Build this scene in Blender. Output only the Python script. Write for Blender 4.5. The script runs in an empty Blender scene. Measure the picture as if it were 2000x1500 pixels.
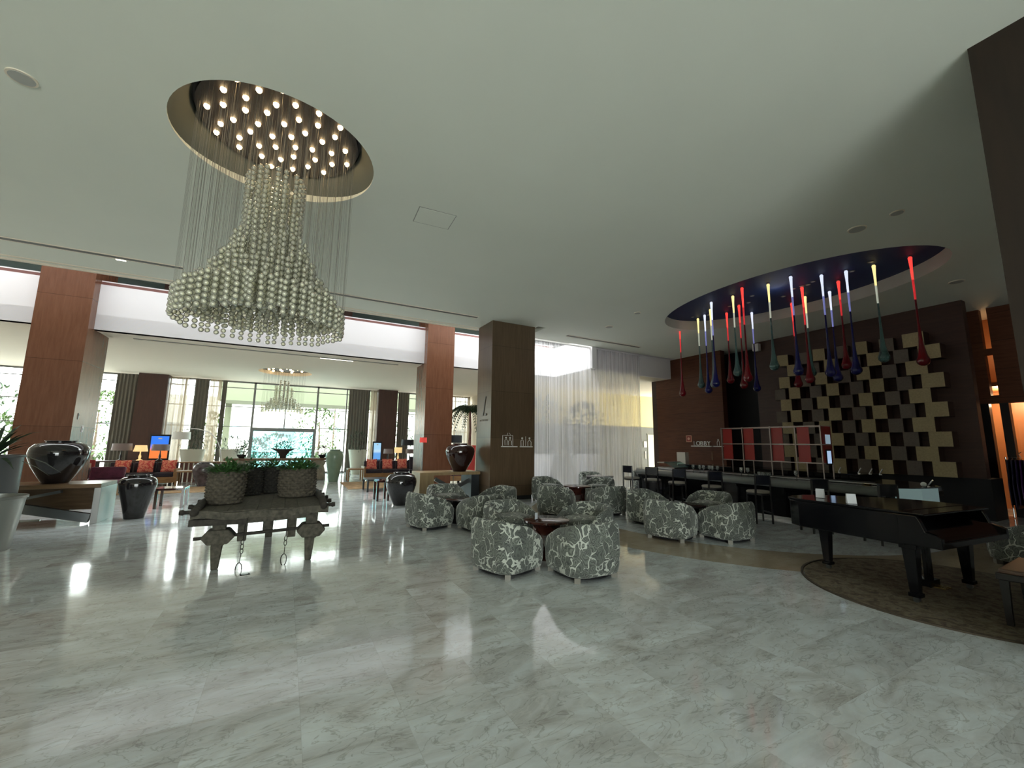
import bpy, bmesh, math, random
from mathutils import Vector, Matrix, noise
from mathutils.geometry import tessellate_polygon
C = bpy.context
S = C.scene
PI = math.pi
random.seed(7)

# ------------------------------------------------------------------ camera
F_PX, H_CAM = 810.0, 1.6
cam_d = bpy.data.cameras.new('camera')
cam = bpy.data.objects.new('camera', cam_d)
S.collection.objects.link(cam)
cam_d.sensor_fit = 'HORIZONTAL'
cam_d.sensor_width = 36.0
cam_d.lens = 36.0 * F_PX / 2000.0
cam_d.clip_start = 0.05
cam_d.clip_end = 300
YAW, PITCH, ROLL = -0.4938, 0.1427, -0.0124
RC = Matrix.Rotation(YAW, 3, 'Z') @ Matrix.Rotation(PITCH, 3, 'X') @ Matrix.Rotation(ROLL, 3, 'Y')
cam.matrix_world = Matrix.Translation((0, 0, H_CAM)) @ (RC @ Matrix.Rotation(PI / 2, 3, 'X')).to_4x4()
S.camera = cam

# ------------------------------------------------------------------ world, exposure, large lights
S.view_settings.view_transform = 'Standard'
S.view_settings.look = 'None'
S.view_settings.gamma = 1.0
S.view_settings.use_curve_mapping = False
S.view_settings.exposure = 0.0
S.cycles.transparent_max_bounces = 40
S.cycles.max_bounces = 9
S.cycles.diffuse_bounces = 5
S.cycles.glossy_bounces = 4
S.cycles.transmission_bounces = 8
S.cycles.sample_clamp_indirect = 6.0
W = bpy.data.worlds.new('world')
S.world = W
W.use_nodes = True
wb = W.node_tree.nodes['Background']
wb.inputs['Color'].default_value = (0.93, 1.0, 0.98, 1)
wb.inputs['Strength'].default_value = 13.5


def area(name, loc, direction, sx, sy, power=0.0, color=(1, 1, 1), portal=False):
    ld = bpy.data.lights.new(name, 'AREA')
    ld.shape = 'RECTANGLE'
    ld.size, ld.size_y = sx, sy
    ld.energy = power
    ld.color = color
    ld.cycles.is_portal = portal
    o = bpy.data.objects.new(name, ld)
    S.collection.objects.link(o)
    o.location = loc
    o.rotation_euler = Vector(direction).to_track_quat('-Z', 'Y').to_euler()
    return o


# daylight openings: an unseen opening added behind the camera to light the hall, the garden windows, the atrium skylight
area('back_opening_portal', (-2.0, -8.95, 1.6), (0, 1, 0), 7.0, 3.2, portal=True)
area('garden_portal', (-1.0, 23.75, 2.2), (0, -1, 0), 24.0, 4.4, portal=True)
area('skylight_portal', (-4.2, 13.0, 7.25), (0, 0, -1), 19.4, 0.65, portal=True)
area('skylight_portal_2', (7.65, 13.43, 7.25), (0, 0, -1), 4.6, 2.6, portal=True)


# ------------------------------------------------------------------ helpers
def ray(px, py):
    return RC @ Vector(((px - 1000) / F_PX, 1.0, -(py - 750) / F_PX))


def atz(px, py, z=0.0):
    d = ray(px, py); t = (z - H_CAM) / d.z
    return Vector((t * d.x, t * d.y, z))


def aty(px, py, y):
    d = ray(px, py); t = y / d.y
    return Vector((t * d.x, y, H_CAM + t * d.z))


def atx(px, py, x):
    d = ray(px, py); t = x / d.x
    return Vector((x, t * d.y, H_CAM + t * d.z))


def R(d): return math.radians(d)


def lerp(a, b, t): return a + (b - a) * t


def sstep(a, b, x):
    t = min(1, max(0, (x - a) / (b - a)))
    return t * t * (3 - 2 * t)


class MB:
    def __init__(s):
        s.v = []; s.f = []; s.m = []; s.mi = 0

    def add(s, vs, fs):
        o = len(s.v)
        s.v += [tuple(v) for v in vs]
        s.f += [tuple(i + o for i in f) for f in fs]
        s.m += [s.mi] * len(fs)
        return s

    def box(s, c, d, rz=0.0, rot=None, taper=1.0):
        M = rot if rot is not None else Matrix.Rotation(rz, 3, 'Z')
        vs = []
        for z in (-1, 1):
            k = taper if z < 0 else 1.0
            for x, y in ((-1, -1), (1, -1), (1, 1), (-1, 1)):
                vs.append(Vector(c) + M @ Vector((x * d[0] / 2 * k, y * d[1] / 2 * k, z * d[2] / 2)))
        return s.add(vs, [(3, 2, 1, 0), (4, 5, 6, 7), (0, 1, 5, 4), (1, 2, 6, 5), (2, 3, 7, 6), (3, 0, 4, 7)])

    def bb(s, a, b):
        return s.box([(a[i] + b[i]) / 2 for i in range(3)], [abs(b[i] - a[i]) for i in range(3)])

    def beam(s, p0, p1, w, h, up=(0, 0, 1)):
        p0, p1 = Vector(p0), Vector(p1)
        d = (p1 - p0); L = d.length; d.normalize()
        u = Vector(up)
        x = d.cross(u)
        if x.length < 1e-4: x = d.cross(Vector((1, 0, 0)))
        x.normalize(); z = x.cross(d)
        M = Matrix((x, d, z)).transposed()
        return s.box((p0 + p1) / 2, (w, L, h), rot=M)

    def tube(s, pts, r, n=8, caps=True):
        pts = [Vector(p) for p in pts]
        rs = r if isinstance(r, (list, tuple)) else [r] * len(pts)
        o = len(s.v); vs = []; fs = []
        px = None
        for i, p in enumerate(pts):
            d = (pts[min(i + 1, len(pts) - 1)] - pts[max(i - 1, 0)]).normalized()
            if px is None:
                px = d.cross(Vector((0, 0, 1)))
                if px.length < 1e-3: px = d.cross(Vector((1, 0, 0)))
            px = (px - d * px.dot(d)).normalized()
            py = d.cross(px)
            for k in range(n):
                a = 2 * PI * k / n
                vs.append(p + (px * math.cos(a) + py * math.sin(a)) * rs[i])
        for i in range(len(pts) - 1):
            for k in range(n):
                k2 = (k + 1) % n
                fs.append((i * n + k, i * n + k2, (i + 1) * n + k2, (i + 1) * n + k))
        if caps:
            fs.append(tuple(range(n - 1, -1, -1)))
            fs.append(tuple((len(pts) - 1) * n + k for k in range(n)))
        return s.add(vs, fs)

    def lathe(s, prof, n=32, c=(0, 0, 0), caps=True):
        vs = []; fs = []
        for (r, z) in prof:
            for k in range(n):
                a = 2 * PI * k / n
                vs.append((c[0] + r * math.cos(a), c[1] + r * math.sin(a), c[2] + z))
        for i in range(len(prof) - 1):
            for k in range(n):
                k2 = (k + 1) % n
                fs.append((i * n + k, i * n + k2, (i + 1) * n + k2, (i + 1) * n + k))
        if caps:
            if prof[0][0] > 1e-4: fs.append(tuple(range(n - 1, -1, -1)))
            if prof[-1][0] > 1e-4: fs.append(tuple((len(prof) - 1) * n + k for k in range(n)))
        return s.add(vs, fs)

    def prism(s, poly, z0, z1):
        n = len(poly)
        vs = [(x, y, z0) for x, y in poly] + [(x, y, z1) for x, y in poly]
        fs = [tuple(range(n - 1, -1, -1)), tuple(range(n, 2 * n))]
        fs += [(k, (k + 1) % n, n + (k + 1) % n, n + k) for k in range(n)]
        return s.add(vs, fs)

    def prismY(s, poly, y0, y1):      # poly in x,z
        n = len(poly)
        vs = [(x, y0, z) for x, z in poly] + [(x, y1, z) for x, z in poly]
        fs = [tuple(range(n)), tuple(range(2 * n - 1, n - 1, -1))]
        fs += [(k, n + k, n + (k + 1) % n, (k + 1) % n) for k in range(n)]
        return s.add(vs, fs)

    def prismX(s, poly, x0, x1):      # poly in y,z
        n = len(poly)
        vs = [(x0, y, z) for y, z in poly] + [(x1, y, z) for y, z in poly]
        fs = [tuple(range(n - 1, -1, -1)), tuple(range(n, 2 * n))]
        fs += [(k, (k + 1) % n, n + (k + 1) % n, n + k) for k in range(n)]
        return s.add(vs, fs)

    def sphere(s, c, r, n=10, m=6, sc=(1, 1, 1)):
        vs = [(c[0], c[1], c[2] - r * sc[2])]; fs = []
        for i in range(1, m):
            t = PI * i / m
            for k in range(n):
                a = 2 * PI * k / n
                vs.append((c[0] + r * sc[0] * math.sin(t) * math.cos(a), c[1] + r * sc[1] * math.sin(t) * math.sin(a), c[2] - r * sc[2] * math.cos(t)))
        vs.append((c[0], c[1], c[2] + r * sc[2]))
        for k in range(n):
            k2 = (k + 1) % n
            fs.append((0, 1 + k2, 1 + k))
            for i in range(m - 2):
                fs.append((1 + i * n + k, 1 + i * n + k2, 1 + (i + 1) * n + k2, 1 + (i + 1) * n + k))
            fs.append((1 + (m - 2) * n + k, 1 + (m - 2) * n + k2, len(vs) - 1))
        return s.add(vs, fs)

    def leaf(s, p, d, L, w, up=(0, 0, 1), bend=0.25):
        p, d = Vector(p), Vector(d).normalized()
        x = d.cross(Vector(up))
        if x.length < 1e-3: x = Vector((1, 0, 0))
        x.normalize(); u = x.cross(d)
        a = p + d * L * 0.45 + u * bend * L * 0.15
        b = p + d * L - u * bend * L * 0.35
        return s.add([p, a - x * w / 2, a + x * w / 2, b], [(0, 1, 2), (1, 3, 2)])

    def build(s, name, mats, parent=None, smooth=False, loc=None, rz=None, bevel=0.0, seg=2, auto=None):
        me = bpy.data.meshes.new(name)
        me.from_pydata([tuple(v) for v in s.v], [], s.f)
        ml = mats if isinstance(mats, (list, tuple)) else [mats]
        for m_ in ml: me.materials.append(m_)
        if len(ml) > 1: me.polygons.foreach_set('material_index', s.m)
        if smooth: me.polygons.foreach_set('use_smooth', [True] * len(s.f))
        me.update()
        if auto is not None:
            me.polygons.foreach_set('use_smooth', [True] * len(s.f))
            me.set_sharp_from_angle(angle=R(auto))
        o = bpy.data.objects.new(name, me)
        S.collection.objects.link(o)
        if parent: o.parent = parent
        if loc is not None: o.location = loc
        if rz is not None: o.rotation_euler = (0, 0, rz)
        if bevel:
            b = o.modifiers.new('bevel', 'BEVEL'); b.width = bevel; b.segments = seg; b.limit_method = 'ANGLE'
            b.harden_normals = False
        return o


def tag(o, label=None, cat=None, group=None, kind=None):
    if label: o['label'] = label
    if cat: o['category'] = cat
    if group: o['group'] = group
    if kind: o['kind'] = kind
    return o


def thing(name, label, cat, loc=(0, 0, 0), rz=0.0, group=None):
    o = bpy.data.objects.new(name, None)
    S.collection.objects.link(o)
    o.location = loc; o.rotation_euler = (0, 0, rz); o.empty_display_size = 0.1
    return tag(o, label, cat, group)


def struct(o):
    o['kind'] = 'structure'
    return o


KIDS = {}


def copy_tree(o, parent=None):
    kids = [c for c in S.collection.objects if c.parent == o] if o.name not in KIDS else KIDS[o.name]
    KIDS[o.name] = kids
    c = o.copy(); S.collection.objects.link(c)
    c.parent = parent
    for k in kids: copy_tree(k, c)
    return c


# ------------------------------------------------------------------ materials
def new_mat(name):
    m = bpy.data.materials.new(name); m.use_nodes = True
    return m, m.node_tree, m.node_tree.nodes['Principled BSDF']


def plain(name, col, rough=0.5, metal=0.0, spec=None, coat=0.0, emis=None, es=0.0, var=0.0, vs=8.0):
    m, t, b = new_mat(name)
    b.inputs['Base Color'].default_value = (*col, 1)
    b.inputs['Roughness'].default_value = rough
    b.inputs['Metallic'].default_value = metal
    if spec is not None: b.inputs['Specular IOR Level'].default_value = spec
    if coat: b.inputs['Coat Weight'].default_value = coat; b.inputs['Coat Roughness'].default_value = 0.05
    if emis:
        b.inputs['Emission Color'].default_value = (*emis, 1); b.inputs['Emission Strength'].default_value = es
    if var:
        n = t.nodes.new('ShaderNodeTexNoise'); n.inputs['Scale'].default_value = vs; n.inputs['Detail'].default_value = 4
        g = t.nodes.new('ShaderNodeTexCoord'); t.links.new(g.outputs['Object'], n.inputs['Vector'])
        r = ramp(t, n.outputs['Fac'], [(0.3, [c * (1 - var) for c in col]), (0.7, [min(1, c * (1 + var)) for c in col])])
        t.links.new(r, b.inputs['Base Color'])
    return m


def ramp(t, src, stops):
    r = t.nodes.new('ShaderNodeValToRGB')
    e = r.color_ramp.elements
    while len(e) < len(stops): e.new(0.5)
    for el, (p, c) in zip(e, stops):
        el.position = p; el.color = (*c, 1) if len(c) == 3 else c
    t.links.new(src, r.inputs['Fac'])
    return r.outputs['Color']


def mth(t, op, a, b=None, c=None):
    n = t.nodes.new('ShaderNodeMath'); n.operation = op
    for i, x in enumerate((a, b, c)):
        if x is None: continue
        if hasattr(x, 'links'): t.links.new(x, n.inputs[i])
        else: n.inputs[i].default_value = x
    return n.outputs[0]


def mixc(t, fac, a, b, bt='MIX'):
    n = t.nodes.new('ShaderNodeMix'); n.data_type = 'RGBA'; n.blend_type = bt
    for k, x in ((0, fac), (6, a), (7, b)):
        if hasattr(x, 'links'): t.links.new(x, n.inputs[k])
        elif k == 0: n.inputs[k].default_value = x
        else: n.inputs[k].default_value = (*x, 1)
    return n.outputs[2]


def mapping(t, scale=(1, 1, 1), rot=(0, 0, 0), coord='Object'):
    g = t.nodes.new('ShaderNodeTexCoord'); mp = t.nodes.new('ShaderNodeMapping')
    mp.inputs['Scale'].default_value = scale; mp.inputs['Rotation'].default_value = rot
    t.links.new(g.outputs[coord], mp.inputs['Vector'])
    return mp.outputs['Vector']


def wood(name, c1, c2, rough=0.35, scale=(14, 14, 1.2), seam=None, seam0=0.0, spec=0.4, vseam=None):
    m, t, b = new_mat(name)
    v = mapping(t, scale)
    n = t.nodes.new('ShaderNodeTexNoise'); n.inputs['Scale'].default_value = 1.6; n.inputs['Detail'].default_value = 7
    n.inputs['Roughness'].default_value = 0.65; n.inputs['Distortion'].default_value = 0.35
    t.links.new(v, n.inputs['Vector'])
    col = ramp(t, n.outputs['Fac'], [(0.32, c1), (0.68, c2)])
    if seam:
        g = t.nodes.new('ShaderNodeTexCoord'); sp = t.nodes.new('ShaderNodeSeparateXYZ')
        t.links.new(g.outputs['Object'], sp.inputs[0])
        z = mth(t, 'MODULO', mth(t, 'ADD', sp.outputs['Z'], 20 * seam - seam0), seam)
        k = mth(t, 'MULTIPLY', mth(t, 'LESS_THAN', z, 0.010), 0.7)
        # every panel slightly its own tone
        idx = mth(t, 'FLOOR', mth(t, 'DIVIDE', mth(t, 'ADD', sp.outputs['Z'], 20 * seam - seam0), seam))
        wn = t.nodes.new('ShaderNodeTexWhiteNoise'); wn.noise_dimensions = '1D'
        t.links.new(idx, wn.inputs['W'])
        tone = mth(t, 'ADD', mth(t, 'MULTIPLY', wn.outputs['Value'], 0.25), 0.86)
        hs = t.nodes.new('ShaderNodeHueSaturation'); t.links.new(col, hs.inputs['Color']); t.links.new(tone, hs.inputs['Value'])
        col = mixc(t, k, hs.outputs['Color'], [c * 0.25 for c in c1])
    t.links.new(col, b.inputs['Base Color'])
    b.inputs['Roughness'].default_value = rough
    b.inputs['Specular IOR Level'].default_value = spec
    return m


def marble():
    m, t, b = new_mat('marble_floor')
    g = t.nodes.new('ShaderNodeTexCoord')
    sp = t.nodes.new('ShaderNodeSeparateXYZ'); t.links.new(g.outputs['Object'], sp.inputs[0])
    T = 0.545
    fx = mth(t, 'DIVIDE', mth(t, 'ADD', sp.outputs['X'], -0.2 + 40 * T), T)
    fy = mth(t, 'DIVIDE', mth(t, 'ADD', sp.outputs['Y'], -0.435 + 40 * T), T)
    ix, iy = mth(t, 'FLOOR', fx), mth(t, 'FLOOR', fy)
    cx = t.nodes.new('ShaderNodeCombineXYZ'); t.links.new(ix, cx.inputs[0]); t.links.new(iy, cx.inputs[1])
    wn = t.nodes.new('ShaderNodeTexWhiteNoise'); t.links.new(cx.outputs[0], wn.inputs['Vector'])
    off = t.nodes.new('ShaderNodeVectorMath'); off.operation = 'MULTIPLY_ADD'
    t.links.new(wn.outputs['Color'], off.inputs[0]); off.inputs[1].default_value = (9, 9, 9)
    t.links.new(g.outputs['Object'], off.inputs[2])
    mp = t.nodes.new('ShaderNodeMapping'); mp.inputs['Scale'].default_value = (1.0, 2.3, 1)
    mp.inputs['Rotation'].default_value = (0, 0, R(-18)); t.links.new(off.outputs[0], mp.inputs['Vector'])
    n1 = t.nodes.new('ShaderNodeTexNoise'); n1.inputs['Scale'].default_value = 1.5; n1.inputs['Detail'].default_value = 9
    n1.inputs['Roughness'].default_value = 0.62; n1.inputs['Distortion'].default_value = 1.1
    t.links.new(mp.outputs[0], n1.inputs['Vector'])
    base = ramp(t, n1.outputs['Fac'], [(0.28, (0.38, 0.37, 0.355)), (0.45, (0.54, 0.565, 0.575)), (0.60, (0.63, 0.68, 0.705)), (0.75, (0.71, 0.775, 0.81))])
    n2 = t.nodes.new('ShaderNodeTexNoise'); n2.inputs['Scale'].default_value = 3.4; n2.inputs['Detail'].default_value = 8
    n2.inputs['Distortion'].default_value = 1.6; t.links.new(mp.outputs[0], n2.inputs['Vector'])
    vein = mth(t, 'ABSOLUTE', mth(t, 'SUBTRACT', n2.outputs['Fac'], 0.5))
    vk = ramp(t, vein, [(0.0, (1, 1, 1)), (0.022, (0, 0, 0))])
    col = mixc(t, mth(t, 'MULTIPLY', vk, 0.42), base, (0.15, 0.13, 0.10))
    n3 = t.nodes.new('ShaderNodeTexNoise'); n3.inputs['Scale'].default_value = 2.2; n3.inputs['Detail'].default_value = 6
    n3.inputs['Distortion'].default_value = 2.0; t.links.new(mp.outputs[0], n3.inputs['Vector'])
    v3 = mth(t, 'ABSOLUTE', mth(t, 'SUBTRACT', n3.outputs['Fac'], 0.47))
    col = mixc(t, mth(t, 'MULTIPLY', ramp(t, v3, [(0.0, (1, 1, 1)), (0.03, (0, 0, 0))]), 0.35), col, (0.66, 0.68, 0.66))
    tone = mth(t, 'ADD', mth(t, 'MULTIPLY', wn.outputs['Value'], 0.16), 0.92)
    hs = t.nodes.new('ShaderNodeHueSaturation'); t.links.new(col, hs.inputs['Color']); t.links.new(tone, hs.inputs['Value'])
    col = hs.outputs['Color']
    # tan stone band inlaid in the floor on the way to the bar
    ax = mth(t, 'SUBTRACT', sp.outputs['X'], 9.5); ay = mth(t, 'SUBTRACT', sp.outputs['Y'], 6.5)
    rr = mth(t, 'SQRT', mth(t, 'ADD', mth(t, 'MULTIPLY', ax, ax), mth(t, 'MULTIPLY', ay, ay)))
    ring = mth(t, 'LESS_THAN', mth(t, 'ABSOLUTE', mth(t, 'SUBTRACT', rr, 4.25)), 0.55)
    col = mixc(t, mth(t, 'MULTIPLY', ring, 0.8), col, (0.33, 0.24, 0.13))
    gx = mth(t, 'LESS_THAN', mth(t, 'FRACT', fx), 0.006); gy = mth(t, 'LESS_THAN', mth(t, 'FRACT', fy), 0.006)
    gr = mth(t, 'MAXIMUM', gx, gy)
    col = mixc(t, mth(t, 'MULTIPLY', gr, 0.18), col, (0.12, 0.11, 0.10))
    t.links.new(col, b.inputs['Base Color'])
    b.inputs['Roughness'].default_value = 0.13
    n4 = t.nodes.new('ShaderNodeTexNoise'); n4.inputs['Scale'].default_value = 1.4; t.links.new(g.outputs['Object'], n4.inputs['Vector'])
    t.links.new(mth(t, 'ADD', mth(t, 'MULTIPLY', n4.outputs['Fac'], 0.10), 0.03), b.inputs['Roughness'])
    bp = t.nodes.new('ShaderNodeBump'); bp.inputs['Strength'].default_value = 0.05; bp.inputs['Distance'].default_value = 0.02
    n5 = t.nodes.new('ShaderNodeTexNoise'); n5.inputs['Scale'].default_value = 3.0; t.links.new(g.outputs['Object'], n5.inputs['Vector'])
    t.links.new(n5.outputs['Fac'], bp.inputs['Height']); t.links.new(bp.outputs[0], b.inputs['Normal'])
    b.inputs['Specular IOR Level'].default_value = 0.6
    return m


def leaf_fabric():
    m, t, b = new_mat('leaf_print_fabric')
    v = mapping(t, (1, 1, 1))
    nz = t.nodes.new('ShaderNodeTexNoise'); nz.inputs['Scale'].default_value = 5.0; nz.inputs['Detail'].default_value = 2
    t.links.new(v, nz.inputs['Vector'])
    wp = t.nodes.new('ShaderNodeVectorMath'); wp.operation = 'MULTIPLY_ADD'
    t.links.new(nz.outputs['Color'], wp.inputs[0]); wp.inputs[1].default_value = (0.32, 0.32, 0.32); t.links.new(v, wp.inputs[2])
    mp = t.nodes.new('ShaderNodeMapping'); mp.inputs['Scale'].default_value = (9.0, 9.0, 6.2); mp.inputs['Rotation'].default_value = (0.5, 0.3, 0.6)
    t.links.new(wp.outputs[0], mp.inputs['Vector'])
    vo = t.nodes.new('ShaderNodeTexVoronoi'); vo.feature = 'DISTANCE_TO_EDGE'; vo.inputs['Scale'].default_value = 1.0
    t.links.new(mp.outputs[0], vo.inputs['Vector'])
    vc = t.nodes.new('ShaderNodeTexVoronoi'); vc.inputs['Scale'].default_value = 1.0; t.links.new(mp.outputs[0], vc.inputs['Vector'])
    # leaf veins: rings inside each cell
    wv = mth(t, 'FRACT', mth(t, 'MULTIPLY', vc.outputs['Distance'], 5.5))
    vein = ramp(t, wv, [(0.0, (0.03, 0.034, 0.03)), (0.28, (0.13, 0.146, 0.125)), (0.75, (0.21, 0.232, 0.20)), (1.0, (0.04, 0.045, 0.04))])
    sh = t.nodes.new('ShaderNodeSeparateColor'); t.links.new(vc.outputs['Color'], sh.inputs[0])
    leafc = mixc(t, mth(t, 'MULTIPLY', sh.outputs[0], 0.75), vein, (0.055, 0.062, 0.058))
    n2 = t.nodes.new('ShaderNodeTexNoise'); n2.inputs['Scale'].default_value = 6.0; t.links.new(v, n2.inputs['Vector'])
    wdt = mth(t, 'MAXIMUM', mth(t, 'MULTIPLY', mth(t, 'SUBTRACT', n2.outputs['Fac'], 0.40), 0.42), 0.006)
    gap = mth(t, 'LESS_THAN', vo.outputs['Distance'], wdt)
    outl = mth(t, 'LESS_THAN', vo.outputs['Distance'], mth(t, 'ADD', wdt, 0.035))
    col = mixc(t, mth(t, 'MULTIPLY', outl, 0.75), leafc, (0.035, 0.04, 0.038))
    col = mixc(t, mth(t, 'MULTIPLY', gap, 0.95), col, (0.50, 0.53, 0.47))
    t.links.new(col, b.inputs['Base Color'])
    b.inputs['Roughness'].default_value = 0.75
    b.inputs['Sheen Weight'].default_value = 0.2
    return m


def glassy(name, col, alpha, rough=0.05, metal=0.0, gloss=1.0):
    """thin glass: see-through, with a fresnel shine"""
    m, t, b = new_mat(name)
    out = t.nodes['Material Output']
    tr = t.nodes.new('ShaderNodeBsdfTransparent'); tr.inputs['Color'].default_value = (*col, 1)
    gl = t.nodes.new('ShaderNodeBsdfGlossy'); gl.inputs['Roughness'].default_value = rough
    df = t.nodes.new('ShaderNodeBsdfDiffuse'); df.inputs['Color'].default_value = (*col, 1)
    fr = t.nodes.new('ShaderNodeFresnel'); fr.inputs['IOR'].default_value = 1.45
    m1 = t.nodes.new('ShaderNodeMixShader'); m1.inputs[0].default_value = alpha
    t.links.new(tr.outputs[0], m1.inputs[1]); t.links.new(df.outputs[0], m1.inputs[2])
    m2 = t.nodes.new('ShaderNodeMixShader'); t.links.new(mth(t, 'MULTIPLY', fr.outputs[0], gloss), m2.inputs[0])
    t.links.new(m1.outputs[0], m2.inputs[1]); t.links.new(gl.outputs[0], m2.inputs[2])
    t.links.new(m2.outputs[0], out.inputs['Surface'])
    return m


def sheer(name, col, a0, a1, freq, axis='X', translucent=0.5, folds=0.8):
    """curtain cloth or strings: vertical strands partly see-through"""
    m, t, b = new_mat(name)
    out = t.nodes['Material Output']
    sc = {'X': (freq, 0.0, 0.05), 'Y': (0.0, freq, 0.05)}[axis]
    v = mapping(t, sc)
    n = t.nodes.new('ShaderNodeTexNoise'); n.inputs['Scale'].default_value = 1.0; n.inputs['Detail'].default_value = 3
    n.inputs['Roughness'].default_value = 0.8
    t.links.new(v, n.inputs['Vector'])
    fac = ramp(t, n.outputs['Fac'], [(0.35, (a0, a0, a0)), (0.65, (a1, a1, a1))])
    df = t.nodes.new('ShaderNodeBsdfDiffuse'); df.inputs['Color'].default_value = (*col, 1)
    tl = t.nodes.new('ShaderNodeBsdfTranslucent'); tl.inputs['Color'].default_value = (*col, 1)
    mx = t.nodes.new('ShaderNodeMixShader'); mx.inputs[0].default_value = translucent
    t.links.new(df.outputs[0], mx.inputs[1]); t.links.new(tl.outputs[0], mx.inputs[2])
    tr = t.nodes.new('ShaderNodeBsdfTransparent')
    m2 = t.nodes.new('ShaderNodeMixShader'); t.links.new(fac, m2.inputs[0])
    t.links.new(tr.outputs[0], m2.inputs[1]); t.links.new(mx.outputs[0], m2.inputs[2])
    t.links.new(m2.outputs[0], out.inputs['Surface'])
    return m


def emitter(name, col, strength, sample=False):
    m, t, b = new_mat(name)
    b.inputs['Base Color'].default_value = (*[min(1, c) for c in col], 1)
    b.inputs['Emission Color'].default_value = (*col, 1)
    b.inputs['Emission Strength'].default_value = strength
    if not sample: m.cycles.emission_sampling = 'NONE'
    return m


M = {}
M['floor'] = marble()
M['ceil'] = plain('ceiling_paint', (0.755, 0.775, 0.69), 0.9, var=0.02, vs=0.6)
M['white'] = plain('white_paint', (0.74, 0.71, 0.73), 0.7)
M['cream'] = plain('cream_paint', (0.78, 0.70, 0.58), 0.85)
M['col'] = wood('column_veneer', (0.125, 0.050, 0.026), (0.165, 0.070, 0.038), 0.27, (10, 10, 1.0), seam=1.62, seam0=0.25, spec=0.3)
M['col2'] = wood('olive_veneer', (0.085, 0.056, 0.033), (0.125, 0.083, 0.049), 0.30, (16, 16, 0.9), seam=1.35, seam0=1.75)
M['wall'] = wood('wall_veneer', (0.085, 0.029, 0.014), (0.13, 0.047, 0.024), 0.5, (1.2, 1.2, 12), seam=0.72, spec=0.25)
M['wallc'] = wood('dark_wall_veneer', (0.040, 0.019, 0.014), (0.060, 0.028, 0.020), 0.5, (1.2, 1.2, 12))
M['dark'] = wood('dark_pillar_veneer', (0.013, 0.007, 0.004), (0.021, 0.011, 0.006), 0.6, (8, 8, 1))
M['farcol'] = wood('far_column_veneer', (0.05, 0.022, 0.016), (0.075, 0.032, 0.022), 0.45, (8, 8, 1))
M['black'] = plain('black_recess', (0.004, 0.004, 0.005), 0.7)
M['blackgloss'] = plain('black_lacquer', (0.004, 0.004, 0.005), 0.10, spec=0.25)
M['blackwood'] = plain('black_stained_wood', (0.010, 0.009, 0.010), 0.35)
M['steel'] = plain('brushed_steel', (0.55, 0.55, 0.54), 0.3, metal=1.0)
M['rack'] = plain('warm_steel', (0.30, 0.25, 0.23), 0.35, metal=0.8)
M['darksteel'] = plain('dark_steel', (0.16, 0.17, 0.17), 0.32, metal=0.9)
M['alu'] = plain('aluminium_frame', (0.16, 0.16, 0.15), 0.45, metal=0.3)
M['fabric'] = leaf_fabric()
M['win'] = glassy('window_glass', (0.97, 1.0, 0.99), 0.0, 0.02)
M['door_glass'] = glassy('tinted_door_glass', (0.30, 0.78, 0.84), 0.0, 0.02)

# ------------------------------------------------------------------ structure
ZC, ZL = 5.2, 4.4           # hall ceiling, lounge ceiling
XL, XR = -14.0, 14.2


def slab_with_holes(outer, holes, z0, z1):
    mb = MB()
    loops = [[Vector((x, y, 0)) for x, y in outer]] + [[Vector((x, y, 0)) for x, y in h] for h in holes]
    tri = tessellate_polygon(loops)
    flat = [v for l in loops for v in l]
    vs = [(v.x, v.y, z0) for v in flat]
    fs = []
    for a, b, c in tri:
        n = (flat[b] - flat[a]).cross(flat[c] - flat[a]).z
        fs.append((a, c, b) if n > 0 else (a, b, c))
    mb.add(vs, fs)
    mb.add([(v.x, v.y, z1) for v in flat], [tuple(reversed(f)) for f in fs])
    for l in loops:
        n = len(l)
        mb.add([(v.x, v.y, z0) for v in l] + [(v.x, v.y, z1) for v in l], [(k, (k + 1) % n, n + (k + 1) % n, n + k) for k in range(n)])
    return mb


def ell(cx, cy, rx, ry, n=64):
    return [(cx + rx * math.cos(2 * PI * k / n), cy + ry * math.sin(2 * PI * k / n)) for k in range(n)]


struct(MB().add([(XL, -9, 0), (20, -9, 0), (20, 24.5, 0), (XL, 24.5, 0)], [(0, 1, 2, 3)]).build('floor', M['floor']))

CH1 = (-0.34, 5.62); CH2 = (-0.22, 19.4)
OV = (10.35, 5.55, 1.82, 3.05)
struct(slab_with_holes([(XL, -9), (20, -9), (20, 11.85), (XL, 11.85)],
                       [ell(*CH1, 1.12, 1.06), ell(*OV), [(6.60, 10.6), (6.88, 10.6), (6.88, 11.6), (6.60, 11.6)]], ZC, ZC + 0.5).build('ceiling', M['ceil']))
struct(slab_with_holes([(XL, 14.35), (26, 14.35), (26, 23.7), (XL, 23.7)],
                       [ell(*CH2, 0.98, 0.98, 40)], ZL, ZL + 0.4).build('ceiling_lounge', M['cream']))
struct(MB().bb((9.95, 12.25, ZL), (XR + 0.2, 14.35, ZL + 0.4)).bb((XR + 0.2, 13.2, ZL), (26, 14.35, ZL + 0.4)).build('ceiling_corridor', M['cream']))
struct(MB().bb((9.95, 11.86, ZC + 0.05), (20, 12.13, ZC + 0.1)).build('trim_4', M['white']))
struct(MB().bb((9.95, 12.13, ZL), (XR, 12.25, 7.3)).bb((XR, 12.96, ZL), (20, 13.1, 7.3)).bb((XR + 0.01, 12.13, ZC + 0.01), (20, 12.97, ZC + 0.06)).build('wall_corridor_header', M['white']))
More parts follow.
